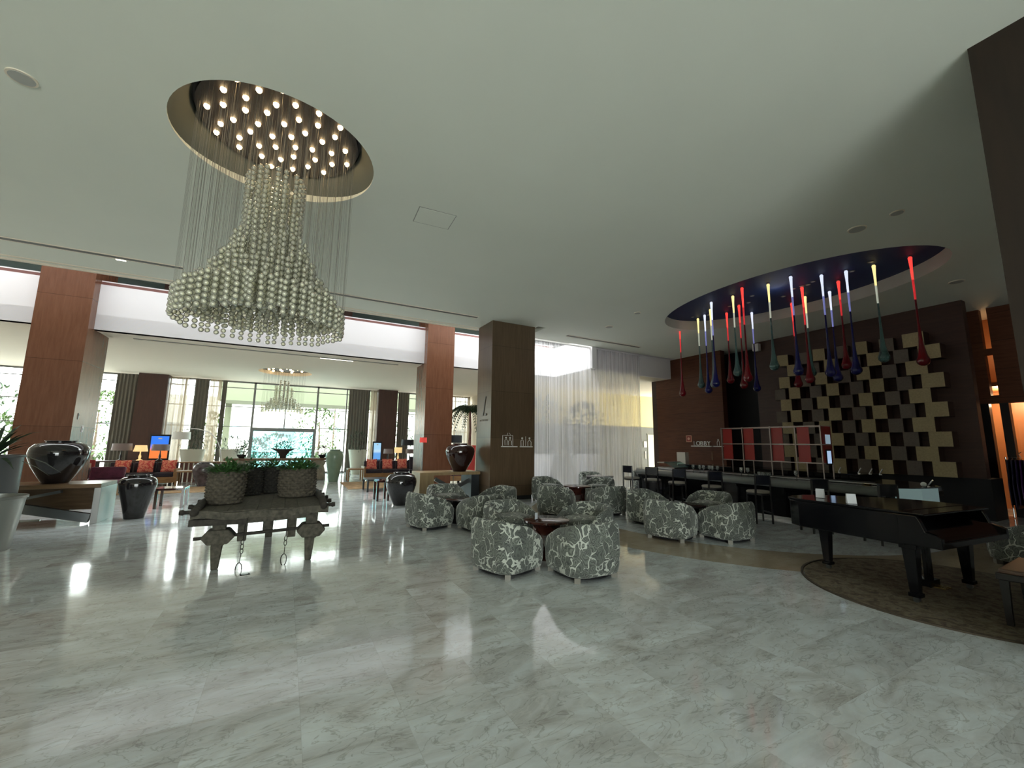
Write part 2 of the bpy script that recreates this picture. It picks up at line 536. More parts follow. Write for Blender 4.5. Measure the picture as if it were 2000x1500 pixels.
# stepped edge of the hall ceiling, the shadow gap behind it and the slot air grilles
struct(MB().bb((XL, 11.852, ZC - 0.035), (5.1, 11.92, ZC + 0.5)).bb((XL, 11.68, ZC - 0.012), (5.1, 11.74, ZC + 0.01)).build('trim_1', M['cream']))
gm = plain('slot_grille', (0.16, 0.16, 0.15), 0.7)
for nm, a, b, lab in (('a', (XL, 10.62), (-2.2, 10.76), 'long grey slot grille in the ceiling left of the glass chandelier'),
                      ('b', (-2.0, 10.62), (4.6, 10.76), 'long grey slot grille in the ceiling behind the glass chandelier'),
                      ('c', (8.0, 10.92), (11.3, 11.08), 'dark slot grille in the ceiling in front of the string curtain')):
    g = thing('ceiling_grille', lab, 'air grille', ((a[0] + b[0]) / 2, (a[1] + b[1]) / 2, ZC))
    mb = MB(); w = b[0] - a[0]
    mb.box((0, 0, -0.004), (w, 0.14, 0.008))
    mb.build('slot', gm, g)
    MB().box((0, 0.075, -0.008), (w + 0.02, 0.012, 0.016)).box((0, -0.075, -0.008), (w + 0.02, 0.012, 0.016)).build('rim', M['cream'], g)
sl = thing('ceiling_grille', 'thin slot grille in the low lounge ceiling behind the white parapet', 'air grille', (-0.3, 15.1, ZL))
MB().box((0, 0, -0.004), (7.4, 0.07, 0.008)).build('slot', gm, sl)
MB().box((0, 0.05, -0.01), (7.4, 0.012, 0.02)).build('rim', M['cream'], sl)

led = emitter('linear_led', (1.0, 0.95, 0.85), 5.0)
for a, b, z, lab in (((225, 504), (248, 509), ZC, 'short lit piece in the hall ceiling slot above the left column'), ((625, 698), (690, 705), ZL, 'lit piece in the lounge ceiling slot right of the far chandelier')):
    p, q = atz(*a, z), atz(*b, z)
    ll = thing('linear_light', lab, 'ceiling light', ((p.x + q.x) / 2, (p.y + q.y) / 2, z))
    MB().box((0, 0, -0.012), (abs(q.x - p.x), 0.07, 0.012)).build('housing', M['cream'], ll)
    MB().box((0, 0, -0.020), (abs(q.x - p.x) - 0.02, 0.05, 0.004)).build('diffuser', led, ll)

# white parapet of the upper floor around the atrium, its rail
struct(MB().bb((XL, 14.35, ZL), (9.95, 14.55, 5.62)).bb((9.75, 11.86, ZL), (9.95, 14.55, 5.62)).build('wall_parapet', M['white']))
rail = thing('parapet_rail', 'thin red brown rail with a pale top line on the white parapet', 'rail', (-2.0, 14.42, 5.62))
MB().box((0, 0, 0.04), (23.4, 0.10, 0.08)).build('rail', plain('rail_brown', (0.16, 0.06, 0.05), 0.4), rail)
MB().box((0, -0.02, 0.095), (23.4, 0.05, 0.03)).build('glass_channel', M['white'], rail)
# upper floor: its back wall with dark glass, roof with the skylight opening over the atrium
teal = plain('upper_glass_wall', (0.085, 0.125, 0.12), 0.25)
struct(MB().bb((XL, 19.0, 4.8), (20, 19.2, 7.3)).build('wall_upper', teal))
struct(slab_with_holes([(XL - .2, 11.5), (20, 11.5), (20, 19.2), (XL - .2, 19.2)], [[(XL + 0.2, 12.7), (5.4, 12.7), (5.4, 12.15), (9.9, 12.15), (9.9, 14.7), (5.4, 14.7), (5.4, 13.3), (XL + 0.2, 13.3)]], 7.3, 7.5).build('ceiling_upper', M['white']))
struct(MB().bb((XL, 11.85, ZC + 0.5), (20, 12.0, 7.3)).build('wall_atrium_front', M['white']))
struct(MB().bb((XL - .2, 11.85, ZC), (XL, 19.2, 7.3)).build('wall_atrium_left', M['white']))
struct(MB().bb((14.3, 11.85, ZC + 0.5), (14.5, 19.2, 7.3)).build('wall_atrium_right', M['white']))
for x0, x1, lab in ((-4.05, -3.3, 'dark square pier behind the upper rail beside the left column'), (0.6, 2.0, 'wide dark pier behind the upper rail right of the glass chandelier'),
               (-1.3, -0.2, 'dark pier behind the upper rail hidden by the chandelier beads')):
    tag(MB().bb((x0, 17.6, 4.805), (x1, 18.6, 7.29)).build('upper_pier', M['farcol']), lab, 'pier')
tag(MB().bb((2.9, 17.0, 4.8), (3.6, 17.4, 6.35)).build('upper_cabinet', M['blackwood'], bevel=0.1), 'dark rounded cabinet behind the upper rail left of the second column', 'cabinet')

# columns
struct(MB().bb((-5.60, 14.0, 0), (-4.60, 15.4, 7.3)).build('column_left', M['col']))
struct(MB().bb((4.14, 14.0, 0), (5.14, 15.25, 7.3)).build('column_middle', M['col']))
mc = struct(MB().bb((5.10, 10.72, 0.12), (6.56, 11.72, ZC + 0.3)).build('column_main', M['col2']))
struct(MB().bb((6.5, 10.5, ZC + 0.35), (7.0, 11.7, ZC + 0.6)).build('trim_column_gap', M['wallc']))
struct(MB().bb((5.16, 10.78, 0), (6.50, 11.66, 0.13)).build('baseboard_column', M['black']))
for x0, x1, nm in ((-5.72, -4.72, 'a'), (4.22, 5.22, 'b'), (-12.6, -11.4, 'c')):
    struct(MB().bb((x0, 22.9, 0), (x1, 23.55, ZL)).build('column_far', M['farcol']))
# dark pillar close on the right
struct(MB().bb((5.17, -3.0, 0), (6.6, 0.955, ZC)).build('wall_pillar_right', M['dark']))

# right wall: veneer panel, black passage, cube wall, then the shop front
struct(MB().bb((XR, 9.8, 0), (XR + 0.25, 12.95, ZC)).build('wall_right_panel', M['wall']))
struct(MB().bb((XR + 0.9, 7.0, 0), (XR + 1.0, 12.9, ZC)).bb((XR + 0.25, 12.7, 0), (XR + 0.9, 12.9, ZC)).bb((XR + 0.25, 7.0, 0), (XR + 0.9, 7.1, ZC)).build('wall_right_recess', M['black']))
struct(MB().bb((XR, 3.36, 0), (XR + 0.25, 8.48, ZC)).build('wall_right_cubes', M['wallc']))
struct(MB().bb((XR, 12.95, 0), (XR + 0.25, 13.2, ZC)).build('trim_2', M['wallc']))
struct(MB().bb((XR - 0.03, 3.30, 0), (XR + 0.8, 8.49, 0.93)).build('trim_3', M['black']))

# corridor behind the string curtain
struct(MB().bb((9.95, 17.4, 2.62), (26, 17.6, ZL)).build('wall_corridor_upper', plain('yellow_wall', (0.78, 0.68, 0.36), 0.8)))
struct(MB().bb((9.95, 17.38, 0), (26, 17.6, 2.62)).build('wall_corridor_lower', plain('grey_wall', (0.17, 0.18, 0.175), 0.5)))
struct(MB().bb((26, 11.9, 0), (26.2, 17.6, ZL)).build('wall_corridor_end', M['cream']))
struct(MB().bb((XR + 0.25, 12.95, 0), (26, 13.2, ZL)).build('wall_corridor_near', M['cream']))
# lounge side walls, hall back and left walls
struct(MB().bb((9.75, 17.6, 0), (9.95, 23.7, ZL)).build('wall_lounge_right', M['cream']))
struct(MB().bb((XL - .2, 14.35, 0), (XL, 23.7, ZL)).build('wall_lounge_left', M['cream']))
lw = MB()
XH = -8.0
lw.bb((XH - .2, -9, 0), (XH, 13.9, ZC))
lw.bb((XL, 13.7, 0), (XH - .2, 13.9, ZC))
struct(lw.build('wall_left', M['cream']))
bw = MB()
bw.bb((-8.2, -9.2, 0), (-5.5, -9, ZC)).bb((1.5, -9.2, 0), (20, -9, ZC)).bb((-5.5, -9.2, 3.2), (1.5, -9, ZC))  # unseen gap added in this wall, sized for the hall's brightness
struct(bw.build('wall_back', M['cream']))
struct(MB().bb((XR + 5.6, -9, 0), (XR + 5.8, 12.9, ZC)).build('wall_far_right', M['wallc']))


# shop front on the far right: dark veneer above, lit shop behind glass
struct(MB().bb((15.6, -6, 2.75), (15.8, 3.28, ZC)).bb((15.6, 3.42, 2.75), (15.8, 6, ZC)).bb((15.6, 3.28, 2.75), (15.8, 3.42, 2.95)).bb((15.6, 3.28, 4.0), (15.8, 3.42, 4.15)).build('wall_shop_upper', M['wall']))
struct(MB().bb((15.6, 3.48, 0), (15.8, 6, 2.75)).bb((15.6, 3.15, 0), (15.8, 3.30, 2.75)).bb((15.6, -6, 0), (15.8, 2.3, 2.75)).build('wall_shop_lower', M['blackwood']))
shopm = plain('shop_wood', (0.50, 0.20, 0.08), 0.4)
struct(MB().bb((17.6, -1, 0), (17.8, 6.4, 3.2)).bb((15.8, -1, 3.2), (17.8, 6.4, 3.3)).bb((15.8, 6.3, 0), (17.8, 6.4, 3.2)).bb((15.8, -1.1, 0), (17.8, -1, 3.2)).build('wall_shop_inside', shopm))
struct(MB().bb((15.66, 2.3, 0.02), (15.68, 3.15, 2.75)).build('window_8', M['win']))
struct(MB().bb((15.66, 3.30, 0.02), (15.68, 3.48, 2.75)).build('window_9', M['win']))
pl = bpy.data.lights.new('shop_lamp', 'POINT'); pl.energy = 90; pl.color = (1.0, 0.72, 0.42); pl.shadow_soft_size = 0.15
po = bpy.data.objects.new('shop_lamp', pl); S.collection.objects.link(po); po.location = (16.6, 3.4, 2.9)
pl2 = bpy.data.lights.new('shop_upper_lamp', 'POINT'); pl2.energy = 12; pl2.color = (1.0, 0.6, 0.3); pl2.shadow_soft_size = 0.1
po2 = bpy.data.objects.new('shop_upper_lamp', pl2); S.collection.objects.link(po2); po2.location = (16.2, 3.5, 4.2)
struct(MB().bb((17.0, -1, 3.3), (17.1, 6.4, ZC)).build('wall_shop_upper_back', shopm))
for k, (y, zz) in enumerate(((3.0, 1.9), (2.7, 1.9))):
    pass

# ------------------------------------------------------------------ garden window wall (y = 23.6)
YW = 23.6
mull = [-13.6, -12.0, -10.6, -9.2, -7.7, -6.3, -4.2, -2.72, -1.50, 1.29, 2.70, 4.1, 5.6, 7.0, 8.4, 9.7]
mb = MB()
for x in mull: mb.box((x, YW, ZL / 2), (0.06 if x not in (-1.50, 1.29) else 0.09, 0.10, ZL))
for z in (0.03, 4.37): mb.box((-2, YW, z), (23.6, 0.10, 0.08))
for z, a, b in ((4.08, -13.6, 9.7), (3.18, -13.6, 9.7), (2.24, -13.6, -1.5), (2.24, 1.29, 9.7)):
    mb.box(((a + b) / 2, YW, z), (b - a, 0.07, 0.035))
mb.box((-0.1, YW, 2.13), (2.8, 0.16, 0.17))
mb.box((-0.13, YW, 3.2), (0.05, 0.06, 2.0))
struct(mb.build('window_1', M['alu']))
panes = MB()
for a, b in zip(mull[:-1], mull[1:]):
    if a == -1.5: continue
    panes.add([(a, YW, 0.05), (b, YW, 0.05), (b, YW, 4.35), (a, YW, 4.35)], [(0, 1, 2, 3)])
panes.add([(-1.5, YW, 2.2), (1.29, YW, 2.2), (1.29, YW, 4.35), (-1.5, YW, 4.35)], [(0, 1, 2, 3)])
struct(panes.build('window_2', M['win']))
dr = MB()
dr.add([(-1.45, YW + .02, 0.05), (1.24, YW + .02, 0.05), (1.24, YW + .02, 2.05), (-1.45, YW + .02, 2.05)], [(0, 1, 2, 3)])
struct(dr.build('door_1', M['door_glass']))
dd = MB()
for x in (-1.43, 1.22): dd.box((x, YW, 1.05), (0.05, 0.05, 2.1))
dd.box((-0.1, YW, 0.06), (2.6, 0.05, 0.08)).box((-0.1, YW - .02, 1.02), (2.6, 0.03, 0.03))
struct(dd.build('door_2', M['alu']))


def curtain(x0, x1, mat, label, y=23.25, amp=0.05, pitch=0.13, group=None, z1=4.36):
    mb = MB(); n = int((x1 - x0) / 0.02); vs = []
    ph = x0 * 7
    for i in range(n + 1):
        x = x0 + (x1 - x0) * i / n
        a = 2 * PI * x / pitch
        yy = y + amp * math.sin(a + math.sin(x * 5) * 1.2 + ph)
        vs.append((x, yy, 0.02)); vs.append((x, yy * 0.5 + y * 0.5, z1))
    mb.add(vs, [(2 * i, 2 * i + 2, 2 * i + 3, 2 * i + 1) for i in range(n)])
    return tag(mb.build('curtain', mat, smooth=True), label, 'curtain', group)


taupe = plain('taupe_curtain_cloth', (0.15, 0.135, 0.11), 0.8)
sheerw = sheer('sheer_curtain_cloth', (0.40, 0.33, 0.24), 0.80, 1.0, 9.0, 'X', 0.22)
strings = sheer('string_curtain_strings', (0.93, 0.90, 0.93), 0.15, 0.9, 42.0, 'X', 0.6)
curtain(-6.5, -5.76, taupe, 'dark taupe curtain left of the far dark column by the screen')
curtain(-4.70, -4.05, sheerw, 'pale sheer curtain hanging right beside the left far column')
curtain(-3.82, -3.28, taupe, 'dark taupe curtain behind the left white planter')
curtain(-3.25, -2.80, sheerw, 'narrow pale sheer behind the arc lamp')
curtain(-2.78, -2.60, taupe, 'narrow gathered taupe curtain left of the garden door', pitch=0.07)
curtain(2.76, 3.82, taupe, 'wide dark taupe curtain behind the right white planter')
curtain(3.86, 4.18, sheerw, 'pale sheer curtain left of the right far column')
curtain(5.35, 5.95, taupe, 'gathered taupe curtain right of the right far column')
curtain(6.9, 9.6, sheerw, 'wide pale sheer curtain behind the palm')

# white string curtain closing the hall beside the main column
vs = []; n = 560
sc_mb = MB()
for i in range(n + 1):
    x = 6.6 + (12.28 - 6.6) * i / n
    y = 12.0 + 0.05 * math.sin(x * 9.3 + 1.3 * math.sin(x * 2.1)) + 0.02 * math.sin(x * 31)
    vs.append((x, y, 0.02)); vs.append((x, lerp(12.0, y, 0.3), ZC - 0.03))
sc_mb.add(vs, [(2 * i, 2 * i + 2, 2 * i + 3, 2 * i + 1) for i in range(n)])
sc = thing('string_curtain', 'tall white string curtain hanging from ceiling to floor beside the main column', 'string curtain', (0, 0, 0))
o = sc_mb.build('strings', strings, sc, smooth=True); o['kind'] = 'stuff'
MB().bb((6.5, 11.96, ZC - 0.03), (12.35, 12.04, ZC + 0.02)).build('track', M['white'], sc)

# ------------------------------------------------------------------ outside: terrace, canopy, facade, greenery
struct(MB().bb((-40, 23.75, -0.3), (40, 70, -0.02)).build('ground_terrace', plain('terrace_stone', (0.30, 0.29, 0.27), 0.8)))
tag(MB().bb((-3.4, 27.0, 3.75), (9, 30.0, 4.75)).bb((-3.3, 29.6, 0), (-3.0, 29.9, 3.8)).bb((8.4, 29.6, 0), (8.7, 29.9, 3.8)).build('entrance_canopy', plain('canopy_paint', (0.15, 0.165, 0.105), 0.8)),
    'pale green entrance canopy seen through the top of the garden windows', 'canopy')
fac = thing('facade', 'pale building facade far outside the garden door', 'building', (0, 52, 0))
MB().box((0, 0, 3), (60, 0.6, 6)).build('wall', plain('facade_paint', (0.72, 0.70, 0.62), 0.8), fac)
for i in range(9):
    MB().box((-20 + i * 5, -0.32, 2.6), (1.6, 0.06, 1.3)).build('window', plain('facade_window', (0.25, 0.3, 0.32), 0.3) if i == 0 else bpy.data.materials['facade_window'], fac)
railm = plain('white_railing', (0.8, 0.82, 0.82), 0.5)
rl = thing('terrace_railing', 'white terrace railing outside the garden door', 'railing', (0, 31, 0))
MB().box((0, 0, 0.95), (30, 0.06, 0.06)).build('handrail', railm, rl)
for i in range(30): MB().box((-14.5 + i, 0, 0.47), (0.03, 0.03, 0.94)).build('baluster', railm, rl)

leafm = [plain('leaf_green', (0.014, 0.042, 0.010), 0.5, var=0.5, vs=3), plain('leaf_bright', (0.040, 0.085, 0.010), 0.5, var=0.4, vs=3),
         plain('leaf_dark', (0.020, 0.045, 0.016), 0.5, var=0.5, vs=12), plain('leaf_basket', (0.045, 0.12, 0.03), 0.5, var=0.5, vs=20)]
barkm = plain('bark', (0.10, 0.07, 0.045), 0.9, var=0.3, vs=14)


def bush_mb(rx, ry, z0, z1, n, L, w, seed):
    rnd = random.Random(seed); mb = MB()
    for _ in range(n):
        u = rnd.uniform(-1, 1); a = rnd.uniform(0, 2 * PI); r = rnd.uniform(0.55, 1.0) * math.sqrt(max(0, 1 - u * u)) * (1 + 0.25 * math.sin(5 * a + seed))
        p = Vector((rx * r * math.cos(a), ry * r * math.sin(a), lerp(z0, z1, (u + 1) / 2)))
        d = Vector((math.cos(a) * r, math.sin(a) * r, u * 0.6 + rnd.uniform(-.5, .6))) + Vector((rnd.uniform(-.6, .6), rnd.uniform(-.6, .6), rnd.uniform(-.5, .5)))
        mb.leaf(p, d, L * rnd.uniform(0.6, 1.3), w)
    return mb


for i, (x, y, rx, h, mi, lab) in enumerate((
        (2.1, 33.6, 2.0, 4.0, 1, 'bright green leafy tree outside to the right of the garden door'),
        (-0.6, 36.6, 1.6, 2.0, 0, 'mid green bush outside behind the right half of the garden door'),
        (-1.9, 33.6, 1.1, 1.6, 0, 'low green bush outside behind the middle of the garden door'),
        (-4.2, 32.6, 0.8, 3.3, 1, 'slim bright green bush outside left of the garden door'),
        (-10.0, 33.6, 2.0, 4.4, 1, 'bright palm-like greenery outside between the left columns'),
        (-15.0, 33.6, 2.2, 4.8, 0, 'dense green tree outside the leftmost window'),
        (-12.2, 28.9, 1.0, 2.6, 1, 'low yellow green shrub outside the leftmost window'),
        (7.8, 33.4, 1.5, 4.6, 0, 'green tree outside right of the right far column'),
        (4.0, 44.0, 6.0, 9.5, 1, 'tall pale green tree crown outside above the entrance canopy'))):
    tr = thing('garden_tree' if h > 3 else 'garden_shrub', lab, 'tree' if h > 3 else 'shrub', (x, y, 0))
    bush_mb(rx, rx * 0.8, h * 0.12 if i != 8 else 5.0, h, int(520 * rx), 0.30, 0.13, i + 3).build('foliage', leafm[mi], tr)
    MB().tube([(0, 0, -0.02), (0.04, 0, h * 0.4), (0, 0.03, h * 0.75)], [0.08, 0.06, 0.03], 7).build('trunk', barkm, tr)

# ------------------------------------------------------------------ glass bead chandeliers
M['bead'] = glassy('glass_bead', (1.0, 0.99, 0.83), 0.30, 0.06, gloss=3.6)
M['wire'] = plain('thin_wire', (0.22, 0.21, 0.18), 0.4, metal=0.5)
M['disc'] = plain('dark_canopy_disc', (0.030, 0.022, 0.018), 0.5)
M['bulb'] = emitter('warm_spot', (1.0, 0.72, 0.38), 16.0)
M['cove'] = plain('cove_paint', (0.10, 0.11, 0.095), 0.8)


def bell(r):
    pts = [(0.0, 4.80), (0.22, 4.74), (0.30, 4.40), (0.38, 4.00), (0.47, 3.80), (0.56, 3.62), (0.66, 3.45), (0.76, 3.33), (0.86, 3.24)]
    for (a, za), (b, zb) in zip(pts, pts[1:]):
        if r <= b: return lerp(za, zb, (r - a) / (b - a))
    return 3.22


def chandelier(cx, cy, ztop, k, kz, label, nb, br, nmax, seg, rd):
    t = thing('bead_chandelier', label, 'chandelier', (cx, cy, ztop))
    rnd = random.Random(11)
    MB().lathe([(rd, -0.02), (rd, 0.03)], 48).build('canopy_disc', M['disc'], t)
    nbulb = 44 if nmax > 50 else 16
    for i in range(nbulb):
        r = rd * 0.93 * math.sqrt((i + 0.6) / nbulb); a = i * 2.39996
        b = MB().sphere((r * math.cos(a), r * math.sin(a), -0.03), 0.033 if nmax > 50 else 0.045, 8, 5)
        b.build('spot_bulb', M['bulb'], t, smooth=True)
    # strands on concentric rings
    S_ = []
    step = 0.0991 if nmax > 50 else 0.17
    rr = 0.03
    while rr < 0.87:
        n = max(3, int(2 * PI * rr / step))
        for j in range(n):
            a = 2 * PI * (j + rnd.uniform(-.12, .12)) / n + rr * 9
            S_.append((rr + rnd.uniform(-.012, .012), a))
        rr += step * 0.93
    def strand(mb, r, a):
        zt = bell(r) + rnd.uniform(-0.05, 0.05)
        zb = (2.93 if r > 0.80 else 3.04) + rnd.uniform(-0.01, 0.02)
        if 0.26 < r < 0.36: zt = 4.30 + rnd.uniform(-.1, .3)
        if r < 0.55: zb = 3.14
        x, y = r * math.cos(a) * k, r * math.sin(a) * k
        z0, z1 = (zb - 5.5) * kz, (zt - 5.5) * kz
        mb.mi = 1
        mb.add([(x - .0011, y, z1), (x + .0011, y, z1), (x + .0011, y, -0.02), (x - .0011, y, -0.02), (x, y - .0011, z1), (x, y + .0011, z1), (x, y + .0011, -0.02), (x, y - .0011, -0.02)],
               [(0, 1, 2, 3), (4, 5, 6, 7)])
        mb.mi = 0
        z = z0
        while z < z1:
            mb.sphere((x, y, z), br, *seg); z += br * 2.08
        if 0.26 < r < 0.36 and nmax > 50:
            for q in range(int(rnd.uniform(5, 9))): mb.sphere((x, y, (4.80 - 5.5) * kz - q * br * 2.05), br, *seg)
    # nearest to the camera first
    order = sorted(S_, key=lambda s: (-(s[0] * math.cos(s[1] - math.atan2(-cy, -cx)))))
    rest = MB()
    for i, (r, a) in enumerate(order):
        if i < nmax:
            mb = MB(); strand(mb, r, a)
            mb.build('bead_strand', [M['bead'], M['wire']], t, smooth=True)
        else:
            strand(rest, r, a)
    o = rest.build('bead_strands', [M['bead'], M['wire']], t, smooth=True); o['kind'] = 'stuff'
    # bare suspension wires between disc and bell rim
    wm = MB()
    for i in range(90 if nmax > 50 else 30):
        a = 2 * PI * i / (90 if nmax > 50 else 30) + rnd.uniform(-.03, .03); r = rnd.uniform(0.72, 0.88) * k
        x, y = r * math.cos(a), r * math.sin(a)
        wm.box((x, y, (3.2 - 5.5) * kz / 2), (0.0024, 0.0024, abs((3.2 - 5.5) * kz)))
    o = wm.build('suspension_wires', M['wire'], t); o['kind'] = 'stuff'
    # the round ceiling recess is part of the fitting
    return t


chandelier(*CH1, 5.50, 1.0, 1.0, 'large bell-shaped chandelier of clear glass bead strings hanging in the hall', 0, 0.031, 100, (8, 6), 0.90)
struct(MB().lathe([(1.13, -0.30), (1.12, -0.28), (0.93, 0.02), (0.93, 0.06), (1.2, 0.06)], 64, (CH1[0], CH1[1], 5.5), caps=False).build('trim_chandelier_cove', M['cove'], smooth=True))
struct(MB().lathe([(0.01, 0), (1.3, 0)], 48, (CH1[0], CH1[1], 5.56), caps=False).build('ceiling_recess', M['disc']))
chandelier(CH2[0], CH2[1], 4.56, 0.90, 0.70, 'smaller far glass bead chandelier hanging over the lounge before the garden door', 0, 0.036, 40, (6, 4), 0.93)
struct(MB().lathe([(0.01, 0.05), (1.05, 0.05), (1.05, -0.14), (0.985, -0.14)], 40, (CH2[0], CH2[1], 4.56), caps=False).build('ceiling_recess_lounge', M['disc']))
chl = bpy.data.lights.new('chandelier_light', 'SPOT'); chl.energy = 330; chl.color = (1, 0.9, 0.7); chl.spot_size = R(44); chl.spot_blend = 0.5; chl.shadow_soft_size = 0.5
co = bpy.data.objects.new('chandelier_light', chl); S.collection.objects.link(co); co.location = (CH1[0], CH1[1], 5.44)

# ------------------------------------------------------------------ oval blue recess with glass drops
M['blue'] = plain('night_blue_ceiling', (0.016, 0.036, 0.115), 0.6)
ocx, ocy, orx, ory = OV
orc = MB()
e0 = ell(ocx, ocy, orx, ory, 64)
orc.add([(x, y, ZC) for x, y in e0] + [(x, y, ZC + 0.3) for x, y in e0], [(k, (k + 1) % 64, 64 + (k + 1) % 64, 64 + k) for k in range(64)])
struct(orc.build('trim_oval', M['ceil']))
struct(MB().prism(ell(ocx, ocy, orx + 0.05, ory + 0.05), ZC + 0.28, ZC + 0.33).build('ceiling_oval', M['blue']))
ZD = ZC + 0.26
ORD = ('first', 'second', 'third', 'fourth', 'fifth', 'sixth', 'seventh', 'eighth', 'ninth', 'tenth', 'eleventh', 'twelfth')
ds = 0
for px, py in ((1353, 620), (1384, 616), (1425, 599), (1462, 592), (1469, 579), (1530, 580), (1550, 565), (1566, 560), (1578, 557), (1588, 551), (1664, 531), (1700, 513)):
    p = atz(px, py, ZD)
    if ((p.x - ocx) / orx) ** 2 + ((p.y - ocy) / ory) ** 2 > 0.93: continue
    ds += 1
    d = thing('recess_spotlight', 'flush spotlight in the dark blue oval ceiling, ' + ORD[ds - 1] + ' from the left', 'spotlight', (p.x, p.y, ZC + 0.28), 0, 'spots in the blue oval')
    MB().lathe([(0.055, -0.012), (0.055, 0)], 16).build('rim', M['alu'], d)
    MB().lathe([(0.038, -0.014), (0.038, -0.010)], 16).build('lens', plain('spot_lens', (0.5, 0.5, 0.5), 0.3) if 'spot_lens' not in bpy.data.materials else bpy.data.materials['spot_lens'], d)

GD = {
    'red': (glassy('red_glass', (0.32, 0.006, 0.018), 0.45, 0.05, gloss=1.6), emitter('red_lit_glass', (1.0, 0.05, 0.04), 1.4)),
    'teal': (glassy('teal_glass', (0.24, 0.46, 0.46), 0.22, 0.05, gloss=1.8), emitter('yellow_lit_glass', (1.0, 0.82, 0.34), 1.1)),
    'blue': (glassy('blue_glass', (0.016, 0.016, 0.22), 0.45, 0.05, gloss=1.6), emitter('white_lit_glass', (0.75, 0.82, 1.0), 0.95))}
GL = {'red': emitter('faint_red_glow', (1.0, 0.04, 0.05), 0.42), 'teal': emitter('faint_pale_glow', (0.8, 0.85, 0.7), 0.35), 'blue': emitter('faint_blue_glow', (0.35, 0.38, 0.95), 0.30)}  # dim emission paints the lamp light fading down each stem
drops = [
    (1327, 632, 775, 'red', 'dark red glass drop at the far left end of the cluster'),
    (1363, 622, 759, 'teal', 'pale teal glass drop next to the leftmost red one'),
    (1376, 615, 769, 'blue', 'dark blue glass drop hanging lowest of the first five from the left'),
    (1389, 590, 757, 'blue', 'dark blue glass drop close behind a pale blue one near the left end'),
    (1387, 604, 758, 'teal', 'pale blue grey glass drop in front of a dark blue one near the left end'),
    (1419, 611, 750, 'red', 'thin dark red glass drop left of the first large teal one'),
    (1431, 578, 736, 'teal', 'teal glass drop before the black passage with a bright yellow top'),
    (1443, 596, 760, 'red', 'dark red glass drop half hidden behind a brighter red one'),
    (1449, 562, 747, 'red', 'bright red glass drop before the black passage'),
    (1468, 610, 766, 'blue', 'thin blue glass drop at the right edge of the black passage'),
    (1500, 555, 725, 'teal', 'teal glass drop just left of the wooden cube relief'),
    (1544, 540, 735, 'blue', 'blue glass drop with a white top over the left part of the cubes'),
    (1546, 592, 758, 'red', 'red glass drop hanging lowest over the left part of the cubes'),
    (1566, 561, 750, 'red', 'red glass drop just left of the whitish one over the cubes'),
    (1572, 579, 737, 'teal', 'whitish glass drop crossing a red one over the cubes'),
    (1604, 537, 738, 'blue', 'left one of two blue glass drops hanging close together over the cubes'),
    (1620, 569, 747, 'blue', 'right one of two blue glass drops hanging close together over the cubes'),
    (1637, 549, 723, 'red', 'short red glass drop between blue ones over the cubes'),
    (1652, 529, 734, 'blue', 'large blue glass drop right of the short red one'),
    (1706, 518, 710, 'teal', 'large clear teal glass drop second from the right end'),
    (1777, 502, 717, 'red', 'large dark red glass drop at the right end of the cluster')]
for px, py, pb, c, lab in drops:
    top = atz(px, py, ZD)
    q = ray(px, pb); dist = math.hypot(top.x, top.y)
    zb = H_CAM + dist / math.hypot(q.x, q.y) * q.z
    t = thing('glass_drop_pendant', lab, 'pendant', tuple(top), 0, 'coloured glass drops over the bar')
    L = top.z - zb
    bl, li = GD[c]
    rb = 0.105
    MB().lathe([(0.0, -L)] + [(rb * math.sin(a), -L + rb - rb * math.cos(a)) for a in [0.35, 0.7, 1.05, 1.4, 1.75]] +
               [(0.082, -L + rb * 1.7), (0.062, -L + rb * 2.5), (0.045, -L + rb * 3.6), (0.032, -L + rb * 5.2), (0.020, -L * 0.62), (0.015, -L * 0.35), (0.018, -L * 0.22)], 18).build('glass_drop', bl, t, smooth=True)
    MB().lathe([(0.018, -L * 0.22), (0.022, -L * 0.1), (0.032, -0.05), (0.036, -0.02), (0.02, 0.0)], 14).build('lit_neck', li, t, smooth=True)  # emission paints the lamp light shining into the glass neck
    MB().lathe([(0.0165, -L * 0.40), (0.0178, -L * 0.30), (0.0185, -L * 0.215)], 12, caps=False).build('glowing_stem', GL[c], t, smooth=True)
    MB().lathe([(0.035, 0.0), (0.035, 0.02)], 14).build('socket', M['steel'], t)
ovl = bpy.data.lights.new('drops_light', 'POINT'); ovl.energy = 5; ovl.color = (0.9, 0.92, 1.0); ovl.shadow_soft_size = 0.4
oo = bpy.data.objects.new('drops_light', ovl); S.collection.objects.link(oo); oo.location = (ocx, ocy, ZC + 0.12)

